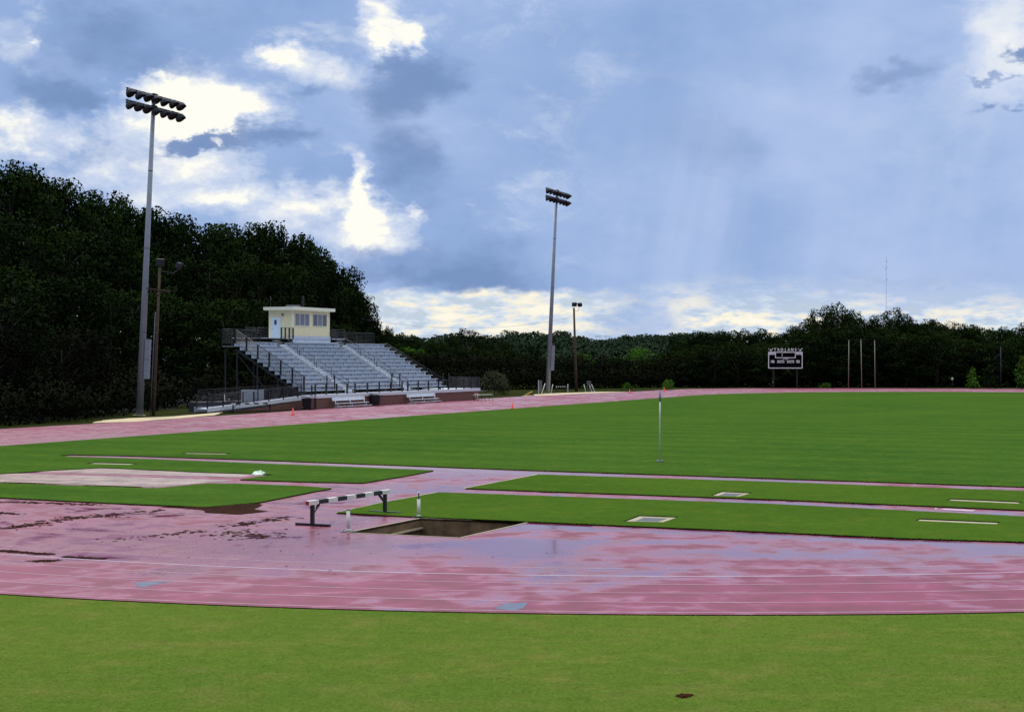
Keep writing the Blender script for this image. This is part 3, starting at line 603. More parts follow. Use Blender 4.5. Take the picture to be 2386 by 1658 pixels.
for k in range(NR):
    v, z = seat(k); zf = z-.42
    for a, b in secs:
        m_ = MB(); m_.b2((a+.02, v-.14, z-.045), (b-.02, v+.14, z)); m_.build('seat_plank', M['alu'], gs)
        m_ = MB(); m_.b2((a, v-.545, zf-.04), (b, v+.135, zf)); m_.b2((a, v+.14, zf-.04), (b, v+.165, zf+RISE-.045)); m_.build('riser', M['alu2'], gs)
        m_ = MB(); m_.b2((a+.05, v-.10, z-.09), (b-.05, v-.05, z-.046)); x = a+.5  # dark strip put in as the shadow line under the seat, joining the brackets
        while x < b-.2:
            m_.b2((x-.02, v-.07, zf+.001), (x+.02, v-.04, z-.06)); x += 1.83
        m_.build('seat_brackets_shade_line', M['alud'], gs)
    for a, b in AIS:
        m_ = MB(); m_.b2((a+.03, v-.545, zf-.05), (b-.03, v+.13, zf)); m_.b2((a+.03, v-.50, zf-.38), (b-.03, v-.46, zf-.05)); m_.b2((a+.12, v-.22, zf+.14), (b-.12, v+.10, zf+.20)); m_.b2((a+.2, v-.16, zf), (b-.2, v-.12, zf+.14)); m_.build('aisle_step', M['alu'], gs)
# steps from walkway to first row
for a, b in AIS:
    m_ = MB(); m_.b2((a+.1, 1.0, 1.5), (b-.1, 1.4, 1.54)); m_.build('aisle_step', M['alu'], gs)
# rear platform and steps up to it
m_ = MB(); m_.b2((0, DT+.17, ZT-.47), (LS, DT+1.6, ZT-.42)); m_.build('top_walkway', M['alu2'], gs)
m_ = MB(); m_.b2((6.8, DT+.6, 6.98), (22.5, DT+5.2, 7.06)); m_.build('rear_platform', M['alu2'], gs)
for a, b in AIS:
    for i in range(3):
        m_ = MB(); m_.b2((a+.1, DT+.1+.22*i, 6.32+.2*i), (b-.1, DT+.38+.22*i, 6.36+.2*i)); m_.build('platform_step', M['alu'], gs)
# steel frame beneath
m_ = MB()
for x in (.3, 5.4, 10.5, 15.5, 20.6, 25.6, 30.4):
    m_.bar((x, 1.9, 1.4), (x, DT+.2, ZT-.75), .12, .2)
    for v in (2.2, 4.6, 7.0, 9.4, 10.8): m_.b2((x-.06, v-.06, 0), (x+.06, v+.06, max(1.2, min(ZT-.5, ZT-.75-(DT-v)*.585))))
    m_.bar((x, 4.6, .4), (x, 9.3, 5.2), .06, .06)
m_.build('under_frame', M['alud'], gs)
def fence(parent, a, b, h, nb, step, postw=.06, barr=.016, name='railing', off=0.0):
    """posts and bars between a and b (may slope)"""
    a, b = Vector(a), Vector(b); L = (b-a).length; n = max(1, round(L/step)); m1 = MB()
    for i in range(nb):
        z = h*(i+1)/nb - .02 if nb > 1 else h
        m1.tube([a + Vector((0, 0, z)), b + Vector((0, 0, z))], barr if i < nb-1 else barr*1.5, 5)
    r_ = m1.build(name, M['rail'], parent)
    for i in range(n+1):
        p = a.lerp(b, i/n); m1 = MB(); m1.box(p + Vector((0, 0, h/2+off/2)), (postw, postw, h-off)); m1.build('railing_post', M['black'], r_)
    return r_
# sloping side rail on the near end, and the hidden far one
v1, z1 = seat(0); v2, z2 = seat(NR-1)
fence(gs, (-.06, v1-.5, z1-.42), (-.06, v2, z2-.15), 1.42, 9, 1.55, .13, .026)
fence(gs, (LS+.06, v1-.5, z1-.42), (LS+.06, v2, z2-.42), .6, 3, 2.4)
fence(gs, (-.06, v2, z2-.15), (-.06, DT+1.6, z2-.15), 1.42, 9, 1.5, .09)
fence(gs, (-.06, DT+1.6, ZT-.3), (6.8, DT+1.6, ZT-.3), 1.6, 10, 1.7, .09)
fence(gs, (22.5, DT+1.6, ZT-.3), (LS+.06, DT+1.6, ZT-.3), 1.6, 10, 2.0, .09)
fence(gs, (6.8, DT+.6, 7.0), (6.8, DT+3.4, 7.0), 1.1, 6, 1.2, .09)
fence(gs, (9.3, DT+.6, 7.0), (11.6, DT+.6, 7.0), 1.15, 6, .8, .12)
fence(gs, (19.5, DT+.6, 7.0), (20.4, DT+.6, 7.0), 1.1, 6, .8, .12)
fence(gs, (22.4, DT+.6, 7.0), (22.4, DT+3.4, 7.0), 1.1, 6, 1.2, .09)
# front rail, denser panels at the far end, end return
gates = [(-.1, 6.0), (7.6, 17.6), (18.9, 28.6)]
for a, b in gates: fence(gs, (a, .06, 1.36), (b, .06, 1.36), 1.05, 3, 2.35, .13)
fence(gs, (28.6, .06, 1.36), (LW, .06, 1.36), 1.15, 8, 2.3, .13)
fence(gs, (LW+.05, .06, 1.36), (LW+.05, 4.0, 1.36), 1.3, 14, 1.0, .1)
for x in (4.8, 6.3, 18.3, 20.1, 30.5, 32.0): # gate posts one step in
    m_ = MB(); m_.box((x, 1.7, 2.25), (.1, .1, 1.9)); m_.build('gate_post', M['black'], gs)
fence(gs, (4.8, 1.7, 1.34), (6.3, 1.7, 1.34), 1.5, 3, 3); fence(gs, (18.3, 1.7, 1.34), (20.1, 1.7, 1.34), 1.5, 3, 3)
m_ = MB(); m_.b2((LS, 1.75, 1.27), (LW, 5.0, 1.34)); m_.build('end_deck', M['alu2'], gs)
# centre handrails of the aisles
for a, b in AIS:
    c = (a+b)/2+.35
    for k0 in (0, 3, 6, 9):
        va, za = seat(k0); vb, zb = seat(min(k0+2, NR-1)); m_ = MB(); za -= .42; zb -= .42
        if k0 == 9: vb, zb = vb+.3, zb+.1
        m_.tube([(c, va-.3, za), (c, va-.3, za+.86), (c, va-.1, za+.98), (c, vb-.05, zb+.98), (c, vb+.12, zb+.86), (c, vb+.12, zb)], .03, 6)
        m_.tube([(c, va-.3, za+.5), (c, vb+.12, zb+.5)], .024, 6); m_.build('aisle_handrail', M['rail'], gs)

# ------------------------------------------------------------------ press box
PX, PD = 11.7, DT+.75
pb = empty('press_box', B0 + U*PX + N*PD + Vector((0, 0, 0)), RZ); tag(pb, 'small cream press box with flat roof on top of the grandstand', 'press box')
PW, PDp, Z0, Z1 = 7.6, 2.95, 7.05, 10.05
m_ = MB(); m_.b2((0, 0, Z0), (PW, PDp, Z1))
wl = m_.build('wall', M['cream'], pb)
m_ = MB()
for xx in (-.02, PW-.08): m_.b2((xx, -.025, Z0), (xx+.10, .08, Z1-.01))
m_.b2((-.022, PDp-.08, Z0), (.08, PDp+.02, Z1-.01)); m_.build('corner_trim', M['trim'], pb)
m_ = MB(); m_.b2((-.5, -.45, Z1), (PW+.5, PDp+.4, Z1+.34)); m_.build('roof', M['trim'], pb)
m_ = MB(); m_.b2((-.05, -.10, 6.58), (PW+.05, .05, 7.30)); m_.b2((-.12, -.55, 6.5), (PW+1.0, -.10, 6.62)); m_.build('skirting', M['alu2'], pb)
for x0 in (.42, 4.05):
    m_ = MB(); m_.b2((x0-.05, -.05, 8.35), (x0+3.0, -.01, 9.75)); wf = m_.build('window', M['trim'], pb)
    for i in range(3):
        m_ = MB(); m_.b2((x0+.05+i*.98, -.062, 8.43), (x0+.93+i*.98, -.052, 9.67)); m_.build('pane', M['pane'] if (i+x0 > 4 and i < 4 and i % 2 == 0) else M['blind'], wf)
m_ = MB(); m_.b2((-.06, 1.45, 7.06), (-.012, 2.65, 9.3)); dr = m_.build('door', M['door'], pb)
m_ = MB(); m_.b2((-.075, 1.95, 8.5), (-.062, 2.25, 9.0)); m_.build('door_window', M['pane'], dr)
m_ = MB(); m_.tube([(-.06, 2.5, 8.05), (-.14, 2.5, 8.05)], .04, 8); m_.build('handle', M['steel_d'], dr)
m_ = MB(); m_.box((-.1, 1.2, 9.55), (.16, .14, .2)); m_.build('wall_lamp', M['lampm'], pb)
m_ = MB(); m_.b2((2.0, 1.2, Z1+.34), (3.5, 2.1, Z1+.62)); m_.build('roof_unit', M['steel_d'], pb)
m_ = MB(); m_.tube([(.3, PDp, Z1+.3), (.3, PDp, Z1+1.5)], .03, 6); m_.tube([(2.6, .3, Z1+.3), (2.6, .3, Z1+1.6)], .03, 6)
for i in range(5): m_.tube([(2.6, .3-.25, Z1+.6+.2*i), (2.6, .3+.25, Z1+.6+.2*i)], .012, 4)
m_.build('aerial', M['rail'], pb)

# ------------------------------------------------------------------ access ramp
ra = G(483, 961); rd = (B0 - ra); rl = rd.length; rd.normalize()
rp = empty('access_ramp', ra, math.atan2(rd.y, rd.x)); tag(rp, 'low sloping access ramp with black railings at the near end of the grandstand', 'ramp')
m_ = MB(); m_.add([(0, 0, 0), (rl-.3, 0, 0), (rl-.3, 0, 1.02), (rl*.35, 0, .12), (0, .2, .0), (rl-.3, .2, 0), (rl-.3, .2, 1.02), (rl*.35, .2, .12)], [(0, 1, 2, 3), (7, 6, 5, 4), (3, 2, 6, 7)]); m_.build('block_wall', M['brick'], rp)
m_ = MB(); m_.add([(0, -.03, .04), (rl-.3, -.03, 1.0), (rl-.3, -.03, 1.36), (0, -.03, .42), (0, .03, .04), (rl-.3, .03, 1.0), (rl-.3, .03, 1.36), (0, .03, .42)], [(0, 1, 2, 3), (7, 6, 5, 4), (3, 2, 6, 7), (0, 3, 7, 4)]); m_.build('side_panel', M['alu'], rp)
m_ = MB(); m_.bar((0, .75, .30), (rl-.2, .75, 1.28), 1.4, .06); m_.build('deck', M['alu2'], rp)
fence(rp, (0, 0, .36), (rl-.6, 0, 1.25), 1.08, 7, 1.95, .10)
fence(rp, (0, 1.5, .36), (rl-.6, 1.5, 1.25), 1.08, 7, 1.95, .08)
m_ = MB(); m_.b2((0, 1.75, .0), (rl-1.5, 1.85, .5)); m_.b2((5.6, 1.72, .5), (8.4, 1.78, 1.95)); m_.build('rear_panel', M['greyw'], rp)
fence(rp, (1.5, 3.1, .9), (rl-2, 3.1, 1.2), 1.1, 6, 2.2, .08)
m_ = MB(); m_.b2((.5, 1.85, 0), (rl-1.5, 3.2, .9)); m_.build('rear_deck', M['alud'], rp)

# ------------------------------------------------------------------ benches, bins and other kit by the stand
def bench(pa, L, label):
    t_ = empty('team_bench', B0 + U*pa - N*.9, RZ); tag(t_, label, 'bench', 'aluminium benches in front of the grandstand')
    m_ = MB(); m_.b2((0, .0, .42), (L, .30, .47)); m_.build('seat', M['alu'], t_)
    m_ = MB(); m_.box((L/2, .55, .86), (L, .05, .34), Matrix.Rotation(-.25, 3, 'X')); m_.build('backrest', M['alu'], t_)
    m_ = MB(); m_.b2((-.1, -.32, .14), (L+.1, -.05, .18)); m_.build('footrest', M['alu'], t_)
    for x in (.35, L/2, L-.35):
        m_ = MB(); m_.bar((x, .15, .42), (x, .15, .04), .07, .07); m_.bar((x, -.3, .05), (x, .62, .05), .07, .07); m_.bar((x, .30, .42), (x, .58, 1.0), .06, .06); m_.bar((x, .3, .05), (x, .4, .5), .05, .05); m_.build('leg', M['alu'], t_)
    return t_
bench(2.4, 6.4, 'aluminium team bench with backrest left of the second black bin')
bench(17.9, 6.6, 'aluminium team bench with backrest right of the second black bin')
def bin_(pa, s, label):
    t_ = empty('trash_bin', B0 + U*pa - N*.62, RZ+.25); tag(t_, label, 'bin', 'black wheeled bins against the grandstand wall')
    m_ = MB(); z0, z1 = .08*s, 1.0*s; a, b = .36*s, .46*s
    m_.add([(-a, -a, z0), (a, -a, z0), (a, a, z0), (-a, a, z0), (-b, -b, z1), (b, -b, z1), (b, b, z1), (-b, b, z1)], [(3, 2, 1, 0), (4, 5, 6, 7), (0, 1, 5, 4), (1, 2, 6, 5), (2, 3, 7, 6), (3, 0, 4, 7)])
    m_.b2((-b*1.08, -b*1.08, z1-.05*s), (b*1.08, b*1.08, z1)); m_.build('body', M['bin'], t_)
    m_ = MB(); m_.box((0, 0, 1.07*s), (1.06*s, 1.06*s, .05), Matrix.Rotation(.14, 3, 'X')); m_.bar((-.4*s, .5*s, 1.12*s), (.4*s, .5*s, 1.12*s), .05, .05); m_.build('lid', M['bin'], t_)
    for x in (-.34*s, .34*s):
        m_ = MB(); m_.tube([(x-.04, .38*s, .12), (x+.04, .38*s, .12)], .12, 10); m_.build('wheel', M['black'], t_)
bin_(-2.5, 1.08, 'black bin between the ramp and the near end of the block wall')
bin_(10.8, 1.08, 'black bin between the two aluminium team benches')
tb = empty('low_bench', G(1106, 934), math.atan2(.55, .84)); tag(tb, 'low pale two plank bench standing past the far end of the grandstand', 'bench')
m_ = MB(); m_.b2((0, 0, .68), (2.5, .45, .73)); m_.build('seat', M['white'], tb)
m_ = MB(); m_.b2((0, -.35, .18), (2.5, -.1, .22)); m_.build('foot_plank', M['white'], tb)
for x in (.2, 1.25, 2.3):
    m_ = MB(); m_.bar((x, 0, .68), (x, -.3, .0), .05, .05); m_.bar((x, .4, .68), (x, .5, 0), .05, .05); m_.build('leg', M['wood'], tb)
ch = empty('starting_block_rack', G(1104, 931)); tag(ch, 'small pale upright rack standing beside the low two plank bench', 'rack')
m_ = MB(); m_.bar((0, 0, 0), (.05, 0, 1.0), .07, .07); m_.bar((.45, 0, 0), (.4, 0, .85), .07, .07); m_.build('upright', M['white'], ch)
m_ = MB(); m_.bar((0, 0, .75), (.7, 0, .55), .05, .12); m_.bar((-.1, 0, .4), (.5, 0, .35), .05, .1); m_.build('shelf', M['white'], ch)
sp = empty('sign_post', G(525, 953)); tag(sp, 'white post with small pinkish sign at the foot of the ramp', 'sign')
m_ = MB(); m_.tube([(0, 0, 0), (-.08, 0, 1.42)], .045, 8); m_.build('post', M['white'], sp)
m_ = MB(); m_.box((.30, 0, .95), (.3, .03, .24)); m_.build('sign_panel', mat('faded_sign', lin(190, 140, 150), .6), sp)

# kit beyond the track by the middle pole
def leaning(pa, pt, y0, label):
    Yd = depth(y0); a = P(pa[0], y0, Yd); b = P(pt[0], pt[1], Yd); t_ = empty('leaning_post', a); tag(t_, label, 'post', 'white posts by the distant pole')
    m_ = MB(); m_.tube([(0, 0, 0), b-a], .055, 8); m_.build('post', M['white'], t_); m_ = MB(); m_.box((0, 0, .02), (.3, .3, .04)); m_.build('foot', M['white'], t_)
leaning((1261.5, 0), (1270, 893), 918.5, 'white leaning post just left of the distant light pole')
leaning((1284, 0), (1288, 895), 916, 'white leaning post touching the distant light pole on its right')
leaning((1323, 0), (1323, 895), 912.5, 'upright white post at the end of the small striped barrier')
leaning((1365, 0), (1360.5, 895), 913, 'white post leaning away from the small grey sign')
leaning((1379, 0), (1372, 894), 912.5, 'white leaning post in front of the small grey sign')
leaning((1385.5, 0), (1378, 895), 912.5, 'outermost white leaning post beyond the small grey sign')
gsg = empty('grey_sign', G(1369, 912.5)); tag(gsg, 'small grey board on a short post among white leaning posts', 'sign')
m_ = MB(); m_.b2((-.05, -.04, 0), (.05, .04, 1.2)); m_.b2((.25, -.04, 0), (.33, .04, 1.2)); m_.build('post', M['meshb'], gsg)
m_ = MB(); m_.box((.2, -.06, 1.3), (.62, .04, .55)); m_.build('board', M['meshb'], gsg)
gsg = empty('upright_board', G(1256, 919)); tag(gsg, 'narrow grey upright panel left of the distant light pole', 'panel')
m_ = MB(); m_.b2((-.12, -.05, 0), (0, .05, 1.95)); m_.build('post', M['greyw'], gsg); m_ = MB(); m_.b2((.003, -.03, .4), (.42, .03, 1.9)); m_.build('board', M['meshb'], gsg)
pm = empty('folded_mat', G(1232, 921)); tag(pm, 'yellow folded mat lying tilted on the sandy shoulder', 'mat')
m_ = MB(); m_.box((0, .3, .28), (1.1, 1.0, .10), Matrix.Rotation(-.45, 3, 'Y')); m_.build('top_layer', M['yellow'], pm); m_ = MB(); m_.box((.15, .3, .08), (1.1, 1.0, .12)); m_.build('bottom_layer', M['wood'], pm)

# ================================================================== SCOREBOARD AND NET POSTS
SY = 256.5
def text_obj(body, loc, size, parent, m_, name='lettering', bold=.0, sx=1.0):
    cu = bpy.data.curves.new('tx', 'FONT'); cu.body = body; cu.size = size; cu.align_x = 'CENTER'; cu.align_y = 'CENTER'; cu.extrude = .01; cu.offset = bold
    to = bpy.data.objects.new('tx', cu); COL.objects.link(to)
    me = bpy.data.meshes.new_from_object(to.evaluated_get(bpy.context.evaluated_depsgraph_get())); bpy.data.objects.remove(to)
    me.name = name; me.materials.clear(); me.materials.append(m_); o = bpy.data.objects.new(name, me); COL.objects.link(o)
    o.parent = parent; o.location = loc; o.rotation_euler = (R(90), 0, 0); o.scale = (sx, 1, 1); return o
sx_ = lambda px: (px-1831)/F*SY
sz_ = lambda py: CH + (HY-py)/F*SY
sb = empty('scoreboard', (P(1831, 830, SY).x, SY, 0)); tag(sb, 'black scoreboard with white frame and lettering in front of the far trees', 'scoreboard')
m_ = MB(); m_.b2((sx_(1790), 0, sz_(858)), (sx_(1870), .25, sz_(819.5))); m_.build('panel', M['board'], sb)
m_ = MB(); t2 = .13; x0, x1, z0, z1 = sx_(1790), sx_(1870), sz_(858), sz_(819.5)
m_.b2((x0, -.04, z0), (x1, -.003, z0+t2)); m_.b2((x0, -.04, z1-t2), (x1, -.003, z1)); m_.b2((x0, -.04, z0+t2), (x0+t2, -.003, z1-t2)); m_.b2((x1-t2, -.04, z0+t2), (x1, -.003, z1-t2))
m_.build('frame', M['lett'], sb)
a0, a1, c0, c1 = sx_(1806), sx_(1854), sz_(834), z1-t2; t3 = .12
m_ = MB(); m_.b2((a0, -.038, c0), (a1, -.003, c0+t3)); m_.b2((a0, -.038, c0+t3), (a0+t3, -.003, c1)); m_.b2((a1-t3, -.038, c0+t3), (a1, -.003, c1)); m_.build('clock_frame', M['lett'], sb)
m_ = MB()
for zz in (sz_(824.5), sz_(828.5)): m_.box((sx_(1822.5), -.03, zz), (.14, .04, .14))
m_.build('clock_colon', M['lett'], sb)
for px_, s_ in ((1799, 'HOME'), (1862, 'GUEST')):
    m_ = MB(); m_.box((sx_(px_), -.02, sz_(823.6)), (.92, .03, .36)); m_.build('name_panel', M['lett'], sb); text_obj(s_, (sx_(px_), -.045, sz_(823.6)), .29, sb, M['blue_t'], sx=.95 if s_ == 'HOME' else .8)
for px_, s_ in ((1800.5, 'PER'), (1819, 'SHOTS'), (1842, 'SHOTS'), (1859.5, 'PER')): text_obj(s_, (sx_(px_), -.02, sz_(842.5)), .62, sb, M['lett'], bold=.015, sx=.60)
m_ = MB(); m_.b2((sx_(1824), -.02, sz_(835.8)), (sx_(1837), -.003, sz_(835.0))); m_.b2((sx_(1830.5), -.02, sz_(839.5)), (sx_(1833), -.003, sz_(838.8))); m_.build('small_marks', M['lett'], sb)
for i, c_ in enumerate('TROJANS'): text_obj(c_, (sx_(1806+i*8.0), .05, sz_(814.6)), .62, sb, M['lett'], bold=.02, sx=.85)
for s_, px_ in ((-1, 1796), (1, 1864.5)):      # crossed-torch like emblem at either end of the name
    m_ = MB(); c_ = Vector((sx_(px_), .05, sz_(814.6)))
    for k, (dx_, dz_) in enumerate(((-.36, .22), (-.24, .05), (.24, .05), (.36, .22))): m_.bar(c_ + Vector((dx_*.2, 0, -.16)), c_ + Vector((dx_, 0, dz_)), .05, .13, (0, 1, 0))
    m_.bar(c_ + Vector((-.14, 0, -.2)), c_ + Vector((.14, 0, -.2)), .05, .1, (0, 1, 0)); m_.bar(c_ + Vector((0, 0, -.2)), c_ + Vector((0, 0, .12)), .05, .16, (0, 1, 0)); m_.build('emblem', M['lett'], sb)
m_ = MB(); m_.b2((x0+.1, .06, sz_(819.0)), (x1-.1, .12, sz_(818.0))); m_.build('name_rail', M['steel_d'], sb)
for px_ in (1803, 1858):
    m_ = MB(); m_.b2((sx_(px_)-.12, .26, -.05), (sx_(px_)+.12, .46, z1)); m_.build('post', M['black'], sb)
m_ = MB(); m_.box((sx_(1801), .15, .95), (.12, .2, .22)); m_.build('junction_box', M['steel'], sb)
for px_, tpx, ty, b_, k in ((1977, 1978, 793, 905, 0), (2008, 2006, 791, 905, 1), (2039, 2038, 793.5, 905, 2)):
    Yd = depth(b_); a = P(px_, b_, Yd); b = P(tpx, ty, Yd); t_ = empty('net_post', a); tag(t_, ('tall thin pale post nearest the scoreboard', 'middle tall thin pale post, slightly tilted, right of the scoreboard', 'tall thin pale post farthest from the scoreboard')[k], 'post', 'three tall net posts before the far trees')
    m_ = MB(); m_.tube([(0, 0, 0), b-a], [.06, .045], 8); m_.build('shaft', M['net'], t_); m_ = MB(); m_.tube([b-a, (b-a)+Vector((0, 0, .1))], .06, 8); m_.build('cap', M['net'], t_)
# radio mast and line towers far away
mast = empty('radio_mast', P(2065, 830, 1800) - Vector((0, 0, CH))); tag(mast, 'very thin distant radio mast rising above the far trees', 'mast')
m_ = MB(); Hm = 5 + (830-598)/F*1800
for k in range(3): a2 = k*2.094; m_.tube([(.3*math.cos(a2), .3*math.sin(a2), 0), (.3*math.cos(a2), .3*math.sin(a2), Hm)], .06, 5)
for z in np.arange(0, Hm, 2.5): m_.tube([(-.3, 0, z), (.3, 0, z+1.2)], .03, 4); m_.tube([(.3, 0, z+1.2), (-.3, 0, z+2.5)], .03, 4)
m_.build('lattice', M['far_metal'], mast)
m_ = MB()
for z, s_ in ((Hm-5, 1), (Hm-12, 1), (Hm-14, -1), (Hm-26, 1)): m_.box((s_*.6, 0, z), (.8, .3, 1.0))
m_.build('antenna_drum', M['far_metal'], mast)
for px_, lb in ((1394, 'far tiny H shaped power line tower on the ridge, first of the two'), (1416, 'far tiny H shaped power line tower on the ridge nearer the scoreboard')):
    t_ = empty('power_tower', P(px_, 830, 1300) - Vector((0, 0, CH))); tag(t_, lb, 'power tower', 'power line towers on the ridge'); zt = CH + (830-781)/F*1300
    m_ = MB(); m_.tube([(-1.3, 0, 0), (-1.3, 0, zt)], .16, 6); m_.tube([(1.3, 0, 0), (1.3, 0, zt)], .16, 6); m_.build('leg', M['far_metal'], t_)
    m_ = MB(); m_.b2((-2.8, -.1, zt-1.0), (2.8, .1, zt-.65)); m_.build('crossarm', M['far_metal'], t_)

# ================================================================== TREES
def leaf_mat(name, c1, c2, c3, trans=.25):
    m_ = bpy.data.materials.new(name); m_.use_nodes = True; t_ = NT(m_.node_tree); b = t_.n['Principled BSDF']
    pos = t_.new('ShaderNodeNewGeometry').outputs['Position']; oi = t_.new('ShaderNodeObjectInfo').outputs['Random']
    n1 = t_.noise(pos, .35, 3, .6).outputs[0]; n2 = t_.noise(pos, 2.5, 2, .6).outputs[0]
    c = t_.mix(t_.mapr(n1, .35, .65), c1, c2); c = t_.mix(t_.mapr(n2, .5, .75, 0, .6), c, c3)
    f = t_.mapr(oi, 0, 1, .65, 1.4); c = t_.mix(1., c, t_.comb(f, f, t_.mapr(oi, 0, 1, .8, 1.2)), 'MULTIPLY')
    t_.put(b.inputs['Base Color'], c); b.inputs['Roughness'].default_value = 1.; b.inputs['Specular IOR Level'].default_value = 0.
    return m_
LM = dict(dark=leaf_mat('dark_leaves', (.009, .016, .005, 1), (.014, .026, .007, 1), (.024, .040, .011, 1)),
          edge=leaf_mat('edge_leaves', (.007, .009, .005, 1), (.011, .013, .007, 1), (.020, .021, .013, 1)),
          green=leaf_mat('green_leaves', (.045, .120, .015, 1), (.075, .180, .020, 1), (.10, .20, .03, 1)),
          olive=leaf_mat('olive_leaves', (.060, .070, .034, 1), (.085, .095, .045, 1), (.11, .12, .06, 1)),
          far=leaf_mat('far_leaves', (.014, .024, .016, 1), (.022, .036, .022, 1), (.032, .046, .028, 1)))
def leaves_mesh(name, lobes, per_area, ls, seed, m_, up_bias=.25, shell=(.72, 1.05)):
    rs = np.random.RandomState(seed); V = []; NV = []; tot = 0
    for (cx, cy, cz, r, rz_) in lobes:
        n = max(8, int(4*math.pi*r*r*per_area)); d = rs.normal(size=(n, 3)); d[:, 2] += up_bias; d /= np.linalg.norm(d, axis=1)[:, None]
        rad = r*rs.uniform(shell[0], shell[1], n)[:, None]
        # leaf clumps: density waves over the lobe
        ph = rs.uniform(0, 6.28, 3); dens = np.sin(d[:, 0]*5+ph[0])*np.sin(d[:, 1]*5+ph[1])*np.sin(d[:, 2]*5+ph[2]); keep = dens > rs.uniform(-.60, .10, n)
        d = d[keep]; rad = rad[keep]*(1+.12*dens[keep][:, None]); n = len(d)
        cen = np.array([cx, cy, cz]); c = cen + d*rad*np.array([1, 1, rz_])
        nrm = d + rs.normal(scale=.75, size=(n, 3)); nrm /= np.linalg.norm(nrm, axis=1)[:, None]
        a = np.cross(nrm, rs.normal(size=(n, 3))); a /= np.linalg.norm(a, axis=1)[:, None]; b = np.cross(nrm, a)
        s_ = ls*rs.uniform(.55, 1.35, n)[:, None]; wv = rs.uniform(.45, .9, n)[:, None]
        fl = np.sign((np.cross(a, b)*d).sum(1))[:, None]; fl[fl == 0] = 1; b = b*fl
        V.append(np.stack([c-a*s_, c-b*s_*wv, c+a*s_*.9+nrm*s_*.25, c+b*s_*wv], 1)); tot += n
        dn_ = d*.8 + nrm*.35*np.sign((nrm*d).sum(1))[:, None]; dn_ /= np.linalg.norm(dn_, axis=1)[:, None]; NV.append(np.repeat(dn_, 4, 0))
    V = np.concatenate(V).reshape(-1, 3).astype(np.float32)
    me = bpy.data.meshes.new(name); me.vertices.add(tot*4); me.vertices.foreach_set('co', V.ravel())
    me.loops.add(tot*4); me.loops.foreach_set('vertex_index', np.arange(tot*4, dtype=np.int32))
    me.polygons.add(tot); me.polygons.foreach_set('loop_start', np.arange(0, tot*4, 4, dtype=np.int32))
    try: me.polygons.foreach_set('loop_total', np.full(tot, 4, dtype=np.int32))
    except Exception: pass
    me.materials.append(m_); me.update(calc_edges=True); me.polygons.foreach_set('use_smooth', [True]*tot); me.normals_split_custom_set_from_vertices(np.concatenate(NV).tolist()); return me
def tree_proto(seed, kind, m_, H=15., bark='bark'):
    """returns (trunk mesh, crown mesh) for a tree H tall"""
    r_ = random.Random(seed); lobes = []; mb_ = MB()
    if kind == 'full': zlo, wd, n = .10*H, .30*H, 30
    elif kind == 'open': zlo, wd, n = .42*H, .42*H, 22
    elif kind == 'cone': zlo, wd, n = .06*H, .26*H, 26
    elif kind == 'bush': zlo, wd, n = .12*H, 1.05*H, 34
    else: zlo, wd, n = .28*H, .34*H, 28
    for i in range(n):
        t_ = (i+r_.random())/n; z = zlo + (H*.93-zlo)*t_
        prof = {'full': .55+.45*math.sin(math.pi*min(1, t_*.9+.12)), 'cone': 1.0-t_*.88, 'bush': math.sqrt(max(.05, 1-t_*t_))}.get(kind, math.sin(math.pi*min(.97, t_*.75+.22)))
        a = i*2.4+r_.uniform(-.5, .5); rr = wd*prof*r_.uniform(.35, .95)
        rad = H*r_.uniform(.085, .135)*(1.0 if kind not in ('cone',) else (.95-.45*t_))
        if kind == 'open': rad = H*r_.uniform(.06, .10)
        if kind == 'bush': rad = H*r_.uniform(.20, .30)
        if kind == 'cone': rad *= 1.25
        lobes.append((rr*math.cos(a), rr*math.sin(a), z, rad, r_.uniform(.65, .9)))
    dens, ls = (8.0, .175) if kind != 'open' else (8.5, .18)
    if kind in ('bush', 'cone'): dens, ls = 45/H*1.2, .06*H**.6
    cm = leaves_mesh('crown', lobes, dens, ls, seed, m_, shell=(.55, 1.08))
    top = H*.8; x = y = 0; pts = [(0, 0, -.5)]
    for k in range(1, 6): x += r_.uniform(-.25, .25); y += r_.uniform(-.25, .25); pts.append((x, y, top*k/5))
    r0 = .018*H; mb_.tube(pts, [r0*1.4, r0, r0*.85, r0*.7, r0*.45, r0*.2], 8)
    for l in lobes[::2]:
        k = min(4, max(1, int(l[2]/top*5)-1)); mb_.tube([pts[k], ((pts[k][0]+l[0])/2, (pts[k][1]+l[1])/2, (pts[k][2]+l[2])/2+.3), l[:3]], [r0*.4, r0*.28, r0*.1], 5)
    me = bpy.data.meshes.new('trunk'); me.from_pydata(mb_.vs, [], mb_.fs); me.materials.append(M[bark]); me.polygons.foreach_set('use_smooth', [True]*len(mb_.fs)); me.update()
    return me, cm
PR = {('full', 'dark'): [tree_proto(i, 'full', LM['dark']) for i in (1, 2, 3)], ('full', 'edge'): [tree_proto(i, 'full', LM['edge']) for i in (4, 5)],
      ('round', 'dark'): [tree_proto(i, 'round', LM['dark']) for i in (6, 7, 8)], ('open', 'dark'): [tree_proto(i, 'open', LM['dark']) for i in (9, 10)],
      ('full', 'green'): [tree_proto(i, 'full', LM['green']) for i in (11, 12)]}
def put_tree(key, loc, h, wscale, name, label, group=None, seed=0):
    r_ = random.Random(seed); tr, cr = PR[key][seed % len(PR[key])]
    e = empty(name, loc, r_.uniform(0, 6.28)); s_ = h/14.6; e.scale = (s_*wscale, s_*wscale, s_); tag(e, label, 'tree', group)
    for nm, me in (('trunk', tr), ('crown', cr)):
        o = bpy.data.objects.new(nm, me); COL.objects.link(o); o.parent = e
    return e
